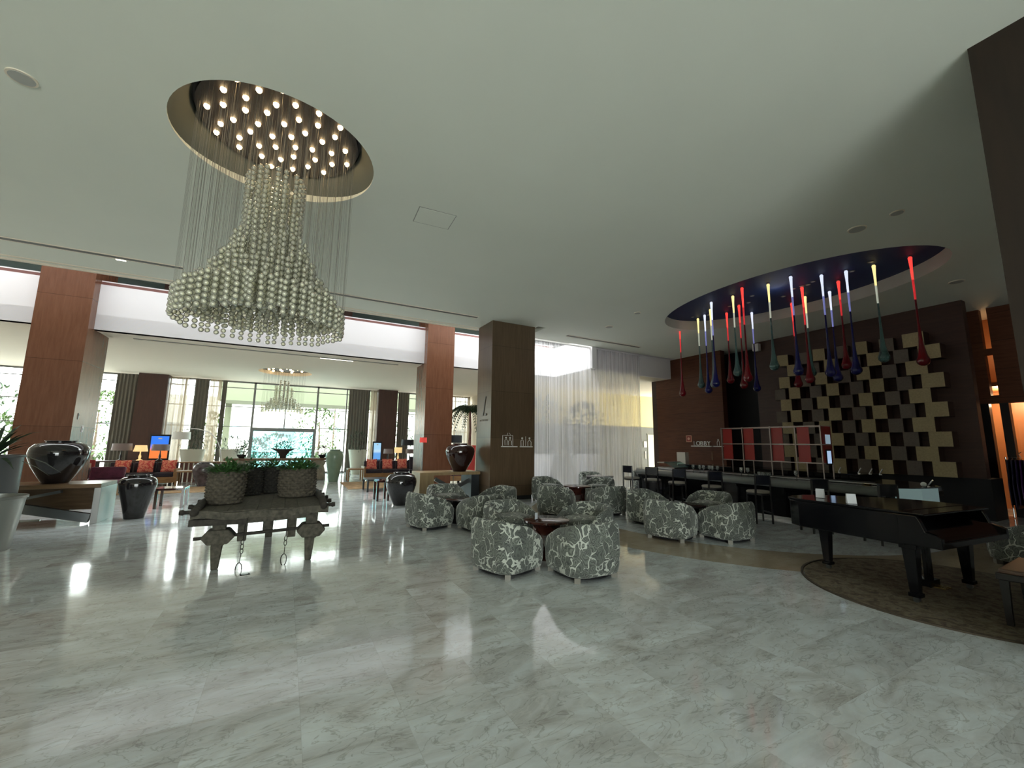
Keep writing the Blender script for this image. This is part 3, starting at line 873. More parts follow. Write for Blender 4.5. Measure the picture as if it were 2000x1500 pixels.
# ------------------------------------------------------------------ cube relief on the right wall
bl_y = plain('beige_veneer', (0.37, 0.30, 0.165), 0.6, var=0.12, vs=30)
bl_shade = plain('shaded_veneer', (0.15, 0.122, 0.098), 0.6, var=0.12, vs=30)  # greyer, darker tone paints the weaker light on every second block
rel = thing('cube_relief', 'wall relief of protruding beige and brown wooden cubes above the bar', 'wall relief', (XR - 0.003, 5.7, 2.9))
for row in range(10):
    ztop = 4.52 - row * 0.358
    A = row % 2 == 0
    x0 = 4.42 if A else 4.15           # far edge of the rightmost block
    n = 7 if A else 8
    if row in (0, 1): n = 7
    for k in range(n):
        if k == 0:
            ya, yb = x0, x0 - 0.41
        else:
            ya = x0 + k * 0.515; yb = ya - 0.27
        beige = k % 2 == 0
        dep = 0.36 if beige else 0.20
        tilt = 0.0 if k == 0 else 0.07
        zc = ztop - 0.18
        poly = [(0.0, ya - 5.7), (-dep - tilt, ya - 5.7), (-dep + tilt * 0.4, yb - 5.7), (0.0, yb - 5.7)]
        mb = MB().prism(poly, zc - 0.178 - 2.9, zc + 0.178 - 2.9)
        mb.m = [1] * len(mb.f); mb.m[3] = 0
        mb.build('block', [bl_y if beige else bl_shade, M['wallc']], rel)

# ------------------------------------------------------------------ armchairs with leaf print
def armchair_proto():
    t = thing('tub_armchair', 'x', 'armchair', (0, 0, 0), 0, 'leaf print tub armchairs')
    N = 64; r0 = 0.402
    def sup(a, n=4.2):
        c, s_ = abs(math.cos(a)), abs(math.sin(a))
        return (c ** n + s_ ** n) ** (-1 / n)
    vs = []; fs = []
    rows = 13
    for i in range(N):
        a = 2 * PI * i / N
        d = abs((a + PI) % (2 * PI) - PI)               # 0 = front
        k = min(1.165, sup(a))
        back = sstep(R(95), R(145), d)
        arm = sstep(R(30), R(100), d)
        h = 0.39 + 0.20 * arm + 0.075 * back
        ri = 0.66
        prof = [(0.86, 0.055), (0.94, 0.075), (0.985, 0.16), (1.0, 0.30), (0.995, h - 0.12), (0.975, h - 0.05), (0.93, h - 0.012), (0.87, h), (0.80, h - 0.012), (0.735, h - 0.05), (0.70, h - 0.12), (ri, 0.36), (0.0, 0.36)]
        for (rr, z) in prof:
            zz = max(z, 0.36) if rr <= 0.735 else z
            vs.append((r0 * k * rr * math.cos(a), r0 * k * rr * math.sin(a), zz))
    for i in range(N):
        j = (i + 1) % N
        for q in range(rows - 1):
            fs.append((i * rows + q, j * rows + q, j * rows + q + 1, i * rows + q + 1))
    fs.append(tuple(i * rows for i in range(N - 1, -1, -1)))
    mb = MB(); mb.add(vs, fs)
    mb.build('upholstered_shell', M['fabric'], t, smooth=True)
    cu = MB(); prof = [(0.60, 0.365), (0.665, 0.385), (0.68, 0.42), (0.655, 0.455), (0.58, 0.47), (0.0, 0.475)]
    vs = []; fs = []
    for i in range(N):
        a = 2 * PI * i / N
        d = abs((a + PI) % (2 * PI) - PI); k = min(1.14, sup(a)) * (1 + 0.30 * (1 - sstep(R(20), R(50), d)))
        for (rr, z) in prof: vs.append((r0 * k * rr * math.cos(a), r0 * k * rr * math.sin(a), z))
    q_ = len(prof)
    for i in range(N):
        j = (i + 1) % N
        for q in range(q_ - 1): fs.append((i * q_ + q, j * q_ + q, j * q_ + q + 1, i * q_ + q + 1))
    cu.add(vs, fs); cu.build('seat_cushion', M['fabric'], t, smooth=True)
    fm = plain('chair_foot', (0.22, 0.21, 0.18), 0.5)
    MB().lathe([(0.35, 0.03), (0.36, 0.06)], 24).build('base_plate', M['black'], t)
    for a in (45, 135, 225, 315):
        MB().box((0.395 * math.cos(R(a)), 0.395 * math.sin(R(a)), 0.03), (0.07, 0.07, 0.06), rz=R(a)).build('foot', fm, t)
    return t


proto = armchair_proto()
T1, T2, T3, T4 = (3.40, 5.22), (3.25, 8.22), (6.9, 9.1), (6.93, 5.65)
T5, T6 = (9.1, 11.2), (11.1, 11.0)
chairs = [
    ((2.62, 4.95), T1, 'leaf print armchair nearest the cart side of the front round table'),
    ((3.40, 4.40), T1, 'leaf print armchair closest to the camera, right front of the front table'),
    ((3.30, 6.08), T1, 'leaf print armchair at the rear left of the front table, its back mostly hidden'),
    ((4.22, 5.42), T1, 'leaf print armchair at the rear right of the front table'),
    ((2.55, 8.02), T2, 'leftmost leaf print armchair of all, beside the dark floor jar'),
    ((3.25, 9.05), T2, 'leaf print armchair in front of the wooden console with the red brown jar'),
    ((3.35, 7.42), T2, 'leaf print armchair directly behind the front left chair of the front table'),
    ((4.12, 8.35), T2, 'leaf print armchair before the main column'),
    ((5.62, 8.20), T3, 'leaf print armchair just right of the main column foot, nearer row'),
    ((6.75, 7.78), T3, 'leaf print armchair nearest the camera before the string curtain, right one'),
    ((6.70, 10.2), T3, 'leaf print armchair behind the pale round table at the main column'),
    ((8.0, 9.55), T3, 'leaf print armchair with high visible back before the string curtain'),
    ((6.10, 5.35), T4, 'leaf print armchair at the left front of the table next to the bar'),
    ((6.90, 4.85), T4, 'leaf print armchair at the right front of the table next to the bar'),
    ((6.80, 6.50), T4, 'leaf print armchair at the rear left of the table next to the bar'),
    ((7.72, 5.80), T4, 'leaf print armchair at the rear right of the table next to the bar'),
    ((9.3, 11.45), (8.9, 10.4), 'far leaf print armchair behind a small dark table at the string curtain'),
    ((11.78, 11.48), (11.0, 10.5), 'far leaf print armchair at the right end of the string curtain'),
    ((9.3, 1.85), (9.4, 3.0), 'leaf print armchair at the right edge of the picture beyond the piano')]
for i, ((x, y), tt, lab) in enumerate(chairs):
    o = proto if i == 0 else copy_tree(proto)
    o['label'] = lab
    o.location = (x, y, 0); o.rotation_euler = (0, 0, math.atan2(tt[1] - y, tt[0] - x))

tt_red = wood('red_brown_table', (0.040, 0.013, 0.010), (0.065, 0.021, 0.015), 0.10, (3, 3, 3), spec=0.9)
tt_dark = plain('dark_table', (0.012, 0.010, 0.010), 0.2)
for (x, y), mt, lab, zt, r in ((T1, tt_red, 'round red brown drum table amid the four front armchairs', 0.53, 0.33),
                         (T2, tt_dark, 'round dark table amid the left group of armchairs', 0.47, 0.32),
                         (T3, tt_red, 'round table with shiny pale top amid the armchairs beside the main column', 0.52, 0.36),
                         (T4, tt_dark, 'round dark table amid the armchairs next to the bar', 0.48, 0.33)):
    t = thing('round_table', lab, 'table', (x, y, 0), 0, 'round lounge tables')
    MB().lathe([(r - 0.01, zt - 0.035), (r, zt - 0.03), (r, zt - 0.005), (r - 0.008, zt)], 40).build('tabletop', mt, t, auto=40)
    MB().lathe([(r * 0.62, 0.0), (r * 0.62, 0.02), (r * 0.55, 0.06), (r * 0.62, zt - 0.036)], 32).build('drum_base', mt, t, smooth=True)
cardp = MB().box((0, 0, 0.055), (0.075, 0.012, 0.11)).box((0.0, 0.02, 0.004), (0.09, 0.06, 0.008))
mh = thing('menu_holder', 'tiny white menu card holder on the front round table', 'menu holder', (T1[0] - 0.17, T1[1] + 0.0, 0.53), 0.5)
MB().box((0, 0, 0.05), (0.07, 0.005, 0.09)).build('card', plain('white_card', (0.7, 0.75, 0.8), 0.5), mh)
MB().box((0, 0, 0.004), (0.09, 0.05, 0.008)).build('foot_strip', M['black'], mh)
for (x, y), lab in (((8.95, 10.62), 'small square table with dark legs before the far left armchair at the curtain'), ((11.3, 10.76), 'small square table with dark legs before the far armchair at the curtain end')):
    t = thing('square_table', lab, 'table', (x, y, 0), 0.1, 'square tables at the string curtain')
    MB().box((0, 0, 0.60), (0.62, 0.62, 0.04)).build('tabletop', plain('pale_table_top', (0.30, 0.29, 0.30), 0.15) if 'pale_table_top' not in bpy.data.materials else bpy.data.materials['pale_table_top'], t)
    MB().box((0, 0, 0.55), (0.58, 0.58, 0.06)).build('apron', M['blackwood'], t)
    for sx in (-1, 1):
        for sy in (-1, 1): MB().box((sx * 0.26, sy * 0.26, 0.27), (0.06, 0.06, 0.54)).build('leg', M['blackwood'], t)

# ------------------------------------------------------------------ grand piano on its round rug, bench
rugm, rt, rb_ = new_mat('patterned_rug')
v = mapping(rt, (1, 1, 1))
n1 = rt.nodes.new('ShaderNodeTexNoise'); n1.inputs['Scale'].default_value = 9.0; n1.inputs['Detail'].default_value = 8; n1.inputs['Roughness'].default_value = 0.7; n1.inputs['Distortion'].default_value = 0.6; rt.links.new(v, n1.inputs['Vector'])
rt.links.new(ramp(rt, n1.outputs['Fac'], [(0.35, (0.035, 0.024, 0.020)), (0.48, (0.10, 0.075, 0.045)), (0.56, (0.16, 0.13, 0.085)), (0.66, (0.07, 0.05, 0.04))]), rb_.inputs['Base Color'])
rb_.inputs['Roughness'].default_value = 0.95
rug = thing('round_rug', 'round brown patterned rug under the black grand piano', 'rug', (6.72, 1.98, 0))
MB().prism(ell(0, 0, 1.40, 1.36, 72), 0.001, 0.014).build('pile', rugm, rug)
MB().lathe([(1.385, 0.001), (1.41, 0.001), (1.41, 0.016), (1.385, 0.016)], 72, (0, 0, 0), caps=False).build('binding', plain('rug_binding', (0.06, 0.045, 0.03), 0.9), rug)

pn = thing('grand_piano', 'black grand piano with closed lid on the round rug', 'piano', (6.52, 2.28, 0.014), R(-5))
BL = M['blackgloss']
rim = [(-.70, -.30), (.70, -.30), (.72, 0), (.68, .25), (.56, .45), (.36, .60), (.20, .74), (.05, .88), (-.16, .98), (-.42, 1.0), (-.62, .92), (-.70, .76)]
MB().prism(rim, 0.58, 0.90).build('case', BL, pn, bevel=0.012)
lid = [(x * 1.02, y + (0.012 if y > 0 else 0.0)) for x, y in rim]
MB().prism(lid, 0.905, 0.930).build('lid', BL, pn, bevel=0.006)
MB().prism([(-.71, -.50), (.71, -.50), (.71, -.29), (-.71, -.29)], 0.905, 0.925).build('front_lid', BL, pn, bevel=0.006)
kb = MB().bb((-.70, -.62, 0.60), (.70, -.28, 0.665))
kb.build('keybed', BL, pn, bevel=0.01)
for s_ in (-1, 1):
    MB().prismX([(-.62, .60), (-.28, .60), (-.28, .90), (-.44, .90), (-.47, .84), (-.50, .75), (-.58, .73), (-.62, .71)], s_ * .70 - .03, s_ * .70 + .03).build('cheek', BL, pn, bevel=0.008)
MB().prismX([(-.60, .665), (-.34, .665), (-.30, .86), (-.34, .87), (-.57, .70)], -.665, .665).build('key_lid', BL, pn, bevel=0.006)
for x, y in ((-.57, -.30), (.57, -.30), (-.12, .80)):
    lg = MB()
    lg.box((x, y, 0.60), (0.15, 0.15, 0.12)).box((x, y, 0.32), (0.12, 0.12, 0.50), taper=0.62).box((x, y, 0.075), (0.10, 0.10, 0.04))
    lgo = lg.build('leg', BL, pn, bevel=0.006)
    MB().tube([(x - .02, y, 0.028), (x + .02, y, 0.028)], 0.027, 12).build('caster', M['darksteel'], lgo, smooth=False)
ly = MB()
for x in (-.05, .05): ly.box((x, -.18, 0.38), (0.028, 0.03, 0.52))
ly.box((0, -.18, 0.10), (0.20, 0.10, 0.07)).box((0, -.18, 0.645), (0.20, 0.08, 0.03))
lyo = ly.build('pedal_lyre', BL, pn)
for x in (-.055, 0, .055): MB().box((x, -.27, 0.075), (0.022, 0.13, 0.012)).build('pedal', plain('brass', (0.6, 0.42, 0.15), 0.25, metal=1) if 'brass' not in bpy.data.materials else bpy.data.materials['brass'], lyo)
for x in (-.055, .055): MB().tube([(x * 1.3, .10, 0.62), (x, -.16, 0.12)], 0.006, 6).build('lyre_rod', M['darksteel'], lyo)
whitep = plain('white_paper', (0.62, 0.64, 0.68), 0.6)
for px, py, w, lab, rz in ((1663, 986, 0.09, 'white folded card standing on the piano lid towards its middle', 0.7), (1561, 974, 0.09, 'small white framed card on the far tail end of the piano', 0.2)):
    p = atz(px, py, 0.945)
    if px < 1600: p = Vector((6.12, 2.95, 0.945))
    t = thing('table_card', lab, 'card', (p.x + 0.12, p.y + 0.05, 0.945), rz)
    MB().prismY([(-0.03, 0), (0.03, 0), (0.010, 0.115), (-0.010, 0.115)], -w / 2, w / 2).build('card', whitep, t)
    MB().box((0, 0, 0.002), (0.08, w, 0.004)).build('base', M['blackgloss'], t)

bn = thing('piano_bench', 'dark wooden piano bench with padded top at the right edge', 'bench', (6.34, 1.25, 0), R(3))
MB().box((0, 0, 0.44), (0.86, 0.42, 0.06)).build('seat_frame', M['blackwood'], bn, bevel=0.008)
MB().box((0, 0, 0.485), (0.82, 0.39, 0.045)).build('padded_top', plain('brown_leather', (0.10, 0.055, 0.035), 0.4), bn, bevel=0.015)
for sx in (-1, 1):
    for sy in (-1, 1): MB().box((sx * .385, sy * .165, 0.205), (0.06, 0.06, 0.41), taper=0.7).build('leg', M['blackwood'], bn)

# ------------------------------------------------------------------ island bar
bar = thing('bar_counter', 'long black island bar with grey rounded front edge', 'bar counter', (9.7, 6.4, 0))
bw_, by0, by1 = 2.6, -3.05, 3.2                         # local: x 0..bw_, y from near to far
def baroutline(inset, n=10):
    pts = [(inset, by0 + 0.25), (inset, by1)]
    pts += [(bw_ * 0.5 + (bw_ * 0.5 - inset) * -math.cos(PI * k / n), by1 + (0.75 - inset) * math.sin(PI * k / n)) for k in range(1, n)]
    pts += [(bw_ - inset, by1), (bw_ - inset, by0 + 0.9)]
    pts += [(bw_ - inset - (bw_ - 2 * inset) * 0.15, by0 + 0.35 + inset * .4), (bw_ * 0.55, by0 - 0.12 + inset), (inset + 0.45, by0 - 0.05 + inset)]
    return list(reversed(pts))
MB().prism(baroutline(0.06), 0.08, 0.72).build('base', M['blackgloss'], bar)
MB().prism(baroutline(0.14), 0.0, 0.08).build('plinth', M['steel'], bar)
MB().prism(baroutline(0.0), 0.72, 0.80).build('underboard', M['black'], bar)
MB().prism(baroutline(0.02), 0.80, 0.885).build('worktop', plain('bar_top', (0.010, 0.012, 0.014), 0.10), bar)
roll = MB(); pts = []
roll.tube([(0.0, by1 + 0.1, 0.80), (0.0, by0 + 0.25, 0.80)], 0.085, 16)
roll.build('rounded_edge', plain('dark_grey_edge', (0.15, 0.16, 0.155), 0.28), bar, smooth=True)
MB().tube([(0.42, 3.1, 0.905), (0.42, -2.6, 0.905)], 0.012, 8).build('edge_strip', M['steel'], bar)
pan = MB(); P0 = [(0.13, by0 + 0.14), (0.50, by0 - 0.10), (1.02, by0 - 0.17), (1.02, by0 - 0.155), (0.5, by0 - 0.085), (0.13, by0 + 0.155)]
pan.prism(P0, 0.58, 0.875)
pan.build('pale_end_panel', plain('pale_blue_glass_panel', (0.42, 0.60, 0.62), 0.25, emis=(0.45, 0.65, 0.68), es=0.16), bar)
MB().bb((1.45, by0 + 1.2, 0.885), (bw_ - 0.1, by1 - 0.2, 1.02)).build('raised_back_counter', M['blackgloss'], bar, bevel=0.01)
MB().bb((0.65, by0 + 0.8, 0.886), (1.1, by1 - 0.6, 0.905)).build('steel_work_strip', M['darksteel'], bar)
MB().sphere((1.0, by0 + 0.02, 0.93), 0.045, 12, 8).build('white_ball_lamp', plain('opal', (0.8, 0.8, 0.78), 0.3), bar, smooth=True)

# red and steel display rack on the bar
rk = thing('display_rack', 'steel frame rack with red glass panels standing on the bar', 'rack', (10.6, 6.2, 0.885))
rx0, rx1 = 0.0, 0.42
ys = [1.22, 0.62, -0.10, -0.68, -1.22]
for y in ys:
    for x in (rx0, rx1): MB().box((x, y, 0.61), (0.022, 0.022, 1.22)).build('post', M['rack'], rk)
for z in (0.36, 0.78, 1.20):
    for x in ((rx0, rx1) if z > 1 else (rx0,)): MB().box((x, 0, z), (0.022, 2.46, 0.022)).build('rail', M['rack'], rk)
    for y in ys: MB().box((0.21, y, z), (0.42, 0.018, 0.018)).build('crossbar', M['steel'], rk)
redg = plain('red_panel', (0.30, 0.006, 0.004), 0.35)
for y in (1.06, 0.47, -0.25, -0.84):
    for z in (0.57, 0.99): MB().box((0.03, y + 0.0, z), (0.012, 0.26, 0.39)).build('red_panel', redg, rk)
for z in (0.57, 0.99): rsp = MB().box((0.21, -1.235, z), (0.38, 0.010, 0.40)).build('red_side_panel', redg, rk)
MB().box((0.24, -1.245, 0.90), (0.20, 0.008, 0.21)).build('white_notice', plain('blue_white_notice', (0.45, 0.60, 0.75), 0.4, emis=(0.5, 0.68, 0.85), es=0.35), rsp)
MB().box((0.22, -1.245, 0.50), (0.24, 0.010, 0.34)).build('screen_frame', M['black'], rk)
MB().box((0.22, -1.252, 0.50), (0.16, 0.008, 0.28)).build('small_screen', emitter('pale_blue_screen', (0.45, 0.62, 0.9), 0.75), rk)

glassm = glassy('clear_glassware', (0.9, 0.95, 0.95), 0.12, 0.03, gloss=3.0)
def wineglass(x, y, z, lab, grp='glasses standing on the bar'):
    t = thing('wine_glass', lab, 'glass', (x, y, z), 0, grp)
    MB().lathe([(0.035, 0), (0.035, 0.004), (0.006, 0.008), (0.005, 0.08)], 14).build('foot', glassm, t, smooth=True)
    MB().lathe([(0.005, 0.08), (0.035, 0.11), (0.042, 0.14), (0.038, 0.18), (0.034, 0.20)], 14, caps=False).build('bowl', glassm, t, smooth=True)
for k, y in enumerate((7.95, 7.78, 7.62, 7.48, 7.36, 7.24)):
    wineglass(10.05 + 0.05 * (k % 2), y, 0.885, ('leftmost', 'second', 'third', 'fourth', 'fifth', 'rightmost')[k] + ' clear stemmed glass in the row at the far part of the bar')
for k, (x, y) in enumerate(((10.05, 6.55), (10.1, 6.42), (10.0, 5.25))):
    wineglass(x, y, 0.885, ('clear glass left of the white tray on the bar', 'clear glass right behind the white tray on the bar', 'single clear glass near the middle of the bar')[k])
for px, py, lab, ang in ((1640, 926, 'slanted steel bottle pourer standing behind the rack end', 0.5), (1678, 926, 'slanted steel bar tap left of two close ones', 0.6),
                         (1700, 928, 'slanted steel bar tap in the middle of the bar top', 0.6), (1720, 928, 'slanted steel bar tap right of the middle one', 0.6), (1812, 936, 'pale slanted tap at the near end of the bar', 0.9)):
    p = atx(px, py, 11.45)
    if py > 930: p = atx(px, py, 10.75)
    t = thing('bar_tap', lab, 'tap', (p.x, p.y, 1.02 if p.x > 11 else 0.885), 0)
    MB().lathe([(0.025, 0), (0.025, 0.02)], 12).build('base', M['steel'], t)
    MB().tube([(0, 0.02, 0.01), (0, -0.05 * ang * 1.5, 0.13)], 0.012, 8).build('spout', M['steel'], t)
for px, py, r, mt_, lab in ((1632, 942, 0.13, 'pale_plate', 'pale green glass plate on the front bar edge'), (1692, 947, 0.12, 'gold_plate', 'small shiny gold plate on the front bar edge')):
    p = atz(px, py, 0.885)
    t = thing('plate', lab, 'plate', (p.x + 0.12, p.y, 0.886))
    mm = plain(mt_, (0.65, 0.78, 0.72) if 'pale' in mt_ else (0.75, 0.5, 0.15), 0.2, metal=0.0 if 'pale' in mt_ else 1.0)
    MB().lathe([(r * 0.6, 0), (r, 0.018), (r, 0.022), (r * 0.55, 0.008)], 24).build('dish', mm, t, smooth=True)
    MB().lathe([(r * 0.5, -0.001), (r * 0.5, 0.003)], 20).build('foot_ring', mm, t)
tr_ = thing('glass_tray', 'whitish tray of small glasses below the rack', 'tray', (10.25, 6.1, 0.885))
MB().box((0, 0, 0.008), (0.24, 0.34, 0.016)).build('tray', M['steel'], tr_)
for k in range(6): MB().lathe([(0.03, 0.016), (0.034, 0.11)], 12, ((k % 2) * 0.1 - 0.05, (k // 2) * 0.1 - 0.1, 0)).build('tumbler', glassm, tr_)
# clutter at the far end: steel case with slanted glass, open boards
gc = thing('glass_display_case', 'low glass and steel counter case at the far end of the bar', 'display case', (10.75, 9.2, 0.885), 0.2)
MB().bb((-0.5, -0.28, 0), (0.5, 0.28, 0.06)).build('steel_base', M['steel'], gc, bevel=0.006)
MB().add([(-0.5, -0.28, 0.06), (0.5, -0.28, 0.06), (0.5, 0.05, 0.20), (-0.5, 0.05, 0.20)], [(0, 1, 2, 3)]).build('slanted_glass', glassy('teal_edge_glass', (0.5, 0.85, 0.8), 0.25, 0.03), gc)
MB().bb((-0.5, 0.05, 0.18), (0.5, 0.28, 0.21)).build('top_shelf', M['steel'], gc)
wb_ = thing('white_ice_stand', 'white upright folded stand before the veneer wall at the far bar end', 'display stand', (13.1, 10.8, 0.0), 0.25)
MB().prism([(-.14, -.16), (.14, -.16), (.14, .16), (-.14, .16)], 0.885, 1.36).build('white_board', plain('white_board', (0.62, 0.58, 0.52), 0.5), wb_)
MB().prism([(-.12, -.14), (.12, -.14), (.12, .14), (-.12, .14)], 0.0, 0.885).build('pedestal', M['blackwood'], wb_)

# bar stools
def stool():
    t = thing('bar_stool', 'x', 'stool', (0, 0, 0), 0, 'bar stools along the bar')
    sm = bpy.data.materials.get('stool_seat') or plain('stool_seat', (0.26, 0.235, 0.20), 0.6)
    MB().lathe([(0.20, 0.615), (0.225, 0.625), (0.23, 0.645), (0.21, 0.668), (0.0, 0.675)], 28).build('seat', sm, t, smooth=True)
    MB().lathe([(0.20, 0.58), (0.22, 0.585), (0.22, 0.615)], 28).build('seat_frame', M['blackwood'], t)
    for sx in (-1, 1):
        for sy in (-1, 1):
            top = (sx * 0.15, sy * 0.15, 0.60 if sx > 0 else 0.98); MB().beam((sx * 0.18, sy * 0.17, 0.0), (sx * 0.15 - (0.05 if sx < 0 else 0), sy * 0.15, top[2]), 0.032, 0.032).build('leg', M['blackwood'], t)
    MB().box((-0.20, 0, 0.90), (0.022, 0.33, 0.20)).build('backrest', plain('navy_black_back', (0.008, 0.010, 0.02), 0.25) if 'navy_black_back' not in bpy.data.materials else bpy.data.materials['navy_black_back'], t)
    for s_ in (-1, 1): MB().box((0, s_ * 0.165, 0.22), (0.32, 0.02, 0.025)).build('footrest', M['blackwood'], t)
    return t
sp_ = stool()
for i, (x, y, a, lab) in enumerate(((9.05, 5.55, 60, 'black bar stool with pale seat directly right of the rear armchairs'), (9.05, 4.47, 60, 'black bar stool with pale seat behind the tail of the piano'),
                                    (9.05, 3.45, 60, 'nearest black bar stool, behind the piano lid by the pale bar end'), (9.1, 6.7, 60, 'bar stool hidden behind the armchair group next to the bar'),
                                    (9.15, 7.75, 55, 'third black bar stool from the string curtain end'), (9.2, 8.65, 40, 'second black bar stool from the string curtain end'),
                                    (9.1, 9.35, 10, 'farthest black bar stool, nearest the string curtain, with navy back'))):
    o = sp_ if i == 0 else copy_tree(sp_)
    o['label'] = lab; o.location = (x, y, 0); o.rotation_euler = (0, 0, R(a))

# ------------------------------------------------------------------ things on the veneer wall
def text_obj(name, body, size, ext, mat, parent, loc, rot):
    cu = bpy.data.curves.new(name, 'FONT'); cu.body = body; cu.size = size; cu.extrude = ext
    cu.align_x = 'CENTER'; cu.materials.append(mat)
    o = bpy.data.objects.new(name, cu); S.collection.objects.link(o)
    me = bpy.data.meshes.new_from_object(o); bpy.data.objects.remove(o)
    me.materials.clear(); me.materials.append(mat)
    o = bpy.data.objects.new(name, me); S.collection.objects.link(o)
    o.parent = parent; o.location = loc; o.rotation_euler = rot
    return o
RWALL = (R(90), 0, R(-90))
white_l = plain('white_letters', (0.75, 0.74, 0.70), 0.4)
sg = thing('lobby_sign', 'white raised LOBBY letters on a thin shelf on the veneer wall', 'sign', (XR - 0.05, 10.75, 1.62))
for k, ch in enumerate('LOBBY'):
    o = text_obj('letter', ch, 0.24, 0.012, white_l if k != 0 else plain('dim_letter', (0.42, 0.40, 0.38), 0.4), sg, (0, 0.32 - k * 0.155, 0.0), RWALL)
MB().box((0.0, 0.02, -0.03), (0.10, 0.88, 0.03)).build('shelf', white_l, sg)
s2 = thing('bottle_sign', 'small white bottle outline emblem on a short shelf right of the LOBBY sign', 'sign', (XR - 0.05, 10.05, 1.62))
MB().tube([(0, 0.045, 0), (0, 0.05, 0.12), (0, 0.018, 0.18), (0, 0.018, 0.24), (0, -0.018, 0.24), (0, -0.018, 0.18), (0, -0.05, 0.12), (0, -0.045, 0.0)], 0.010, 6).build('bottle_outline', white_l, s2)
MB().box((0.0, 0, -0.03), (0.10, 0.36, 0.03)).build('shelf', white_l, s2)
fa = thing('fire_hose_sign', 'small square red and white fire sign on the veneer wall', 'sign', (XR - 0.012, 11.36, 1.88))
MB().box((0, 0, 0), (0.02, 0.26, 0.26)).build('plate', plain('salmon', (0.62, 0.30, 0.20), 0.5), fa)
MB().box((-0.012, 0, 0), (0.006, 0.20, 0.20)).build('red_field', plain('sign_red', (0.28, 0.03, 0.02), 0.5), fa)
MB().lathe([(0.055, 0), (0.055, 0.01)], 18).build('bell_mark', plain('salmon2', (0.68, 0.36, 0.26), 0.5), fa, loc=(-0.012, 0, 0)).rotation_euler = (0, R(-90), 0)
sc_ = thing('wall_lamp', 'thin pointed metal sconce on the veneer wall below the LOBBY sign', 'wall lamp', (XR - 0.03, 10.35, 1.05))
MB().lathe([(0.0, 0), (0.02, 0.06), (0.012, 0.30), (0.0, 0.36)], 10).build('blade', plain('bronze', (0.35, 0.22, 0.14), 0.35, metal=0.6), sc_, smooth=True)
MB().box((0.02, 0, 0.1), (0.02, 0.03, 0.05)).build('bracket', M['darksteel'], sc_)

# pictogram signs and monogram on the main column
def pict_person(mb, x, z, h, skirt):
    mb.tube([(x - h * .20, 0, z), (x - h * .22, 0, z + h * .45), (x, 0, z + h * .72), (x + h * .22, 0, z + h * .45), (x + h * .20, 0, z)] if skirt else
            [(x - h * .14, 0, z), (x - h * .16, 0, z + h * .60), (x, 0, z + h * .70), (x + h * .16, 0, z + h * .60), (x + h * .14, 0, z)], 0.008, 6)
    mb.lathe([(0.001, -0.001), (0.032, 0.0), (0.001, 0.001)], 10, (x, 0, z + h * .85)) if False else mb.sphere((x, 0, z + h * .88), 0.028, 8, 6)
FY = 10.72
p1 = aty(1007, 871, FY)
pg = thing('restroom_sign', 'white pictogram of two figures in a frame on the main column', 'sign', (aty(993, 871, FY).x, FY - 0.02, p1.z))
mb = MB()
mb.tube([(-0.20, 0, 0.0), (-0.20, 0, 0.30), (-0.10, 0, 0.30), (0.13, 0, 0.30), (0.13, 0, 0.0)], 0.008, 6)
pict_person(mb, -0.09, 0.02, 0.24, False); pict_person(mb, 0.04, 0.02, 0.24, True)
mb.tube([(-0.06, 0, 0.31), (-0.03, 0, 0.37)], 0.006, 6).tube([(0.05, 0, 0.31), (0.02, 0, 0.37)], 0.006, 6)
mb.build('figures', white_l, pg)
MB().box((0.02, 0.0, -0.02), (0.52, 0.04, 0.025)).build('base_line', white_l, pg)
pg2 = thing('restroom_sign', 'white man and woman pictogram right of the framed figures on the main column', 'sign', (aty(1026, 871, FY).x, FY - 0.02, p1.z))
mb = MB(); pict_person(mb, -0.12, 0.0, 0.26, False); mb.tube([(0, 0, 0), (0, 0, 0.28)], 0.006, 6); pict_person(mb, 0.13, 0.0, 0.26, True)
mb.build('figures', white_l, pg2)
MB().box((0.02, 0.0, -0.02), (0.42, 0.04, 0.025)).build('base_line', white_l, pg2)
mg_ = thing('monogram_sign', 'dark slanted one and dot monogram with faint lettering on the side of the main column', 'sign', (5.09, 11.2, 2.35))
dk = plain('dark_bronze', (0.05, 0.045, 0.04), 0.35, metal=0.6)
MB().beam((0, 0.05, 0.06), (0, -0.12, 0.62), 0.05, 0.012, up=(1, 0, 0)).box((0, 0.0, 0.055), (0.012, 0.34, 0.012)).build('slash', dk, mg_)
MB().lathe([(0.035, 0), (0.035, 0.012)], 14).build('dot', dk, mg_, loc=(0, -0.16, 0.09)).rotation_euler = (0, R(-90), 0)
for k in range(8): MB().box((0, 0.26 - k * 0.072, -0.08), (0.008, 0.03, 0.05)).build('letter_mark', plain('dull_letters', (0.22, 0.19, 0.15), 0.5) if 'dull_letters' not in bpy.data.materials else bpy.data.materials['dull_letters'], mg_)

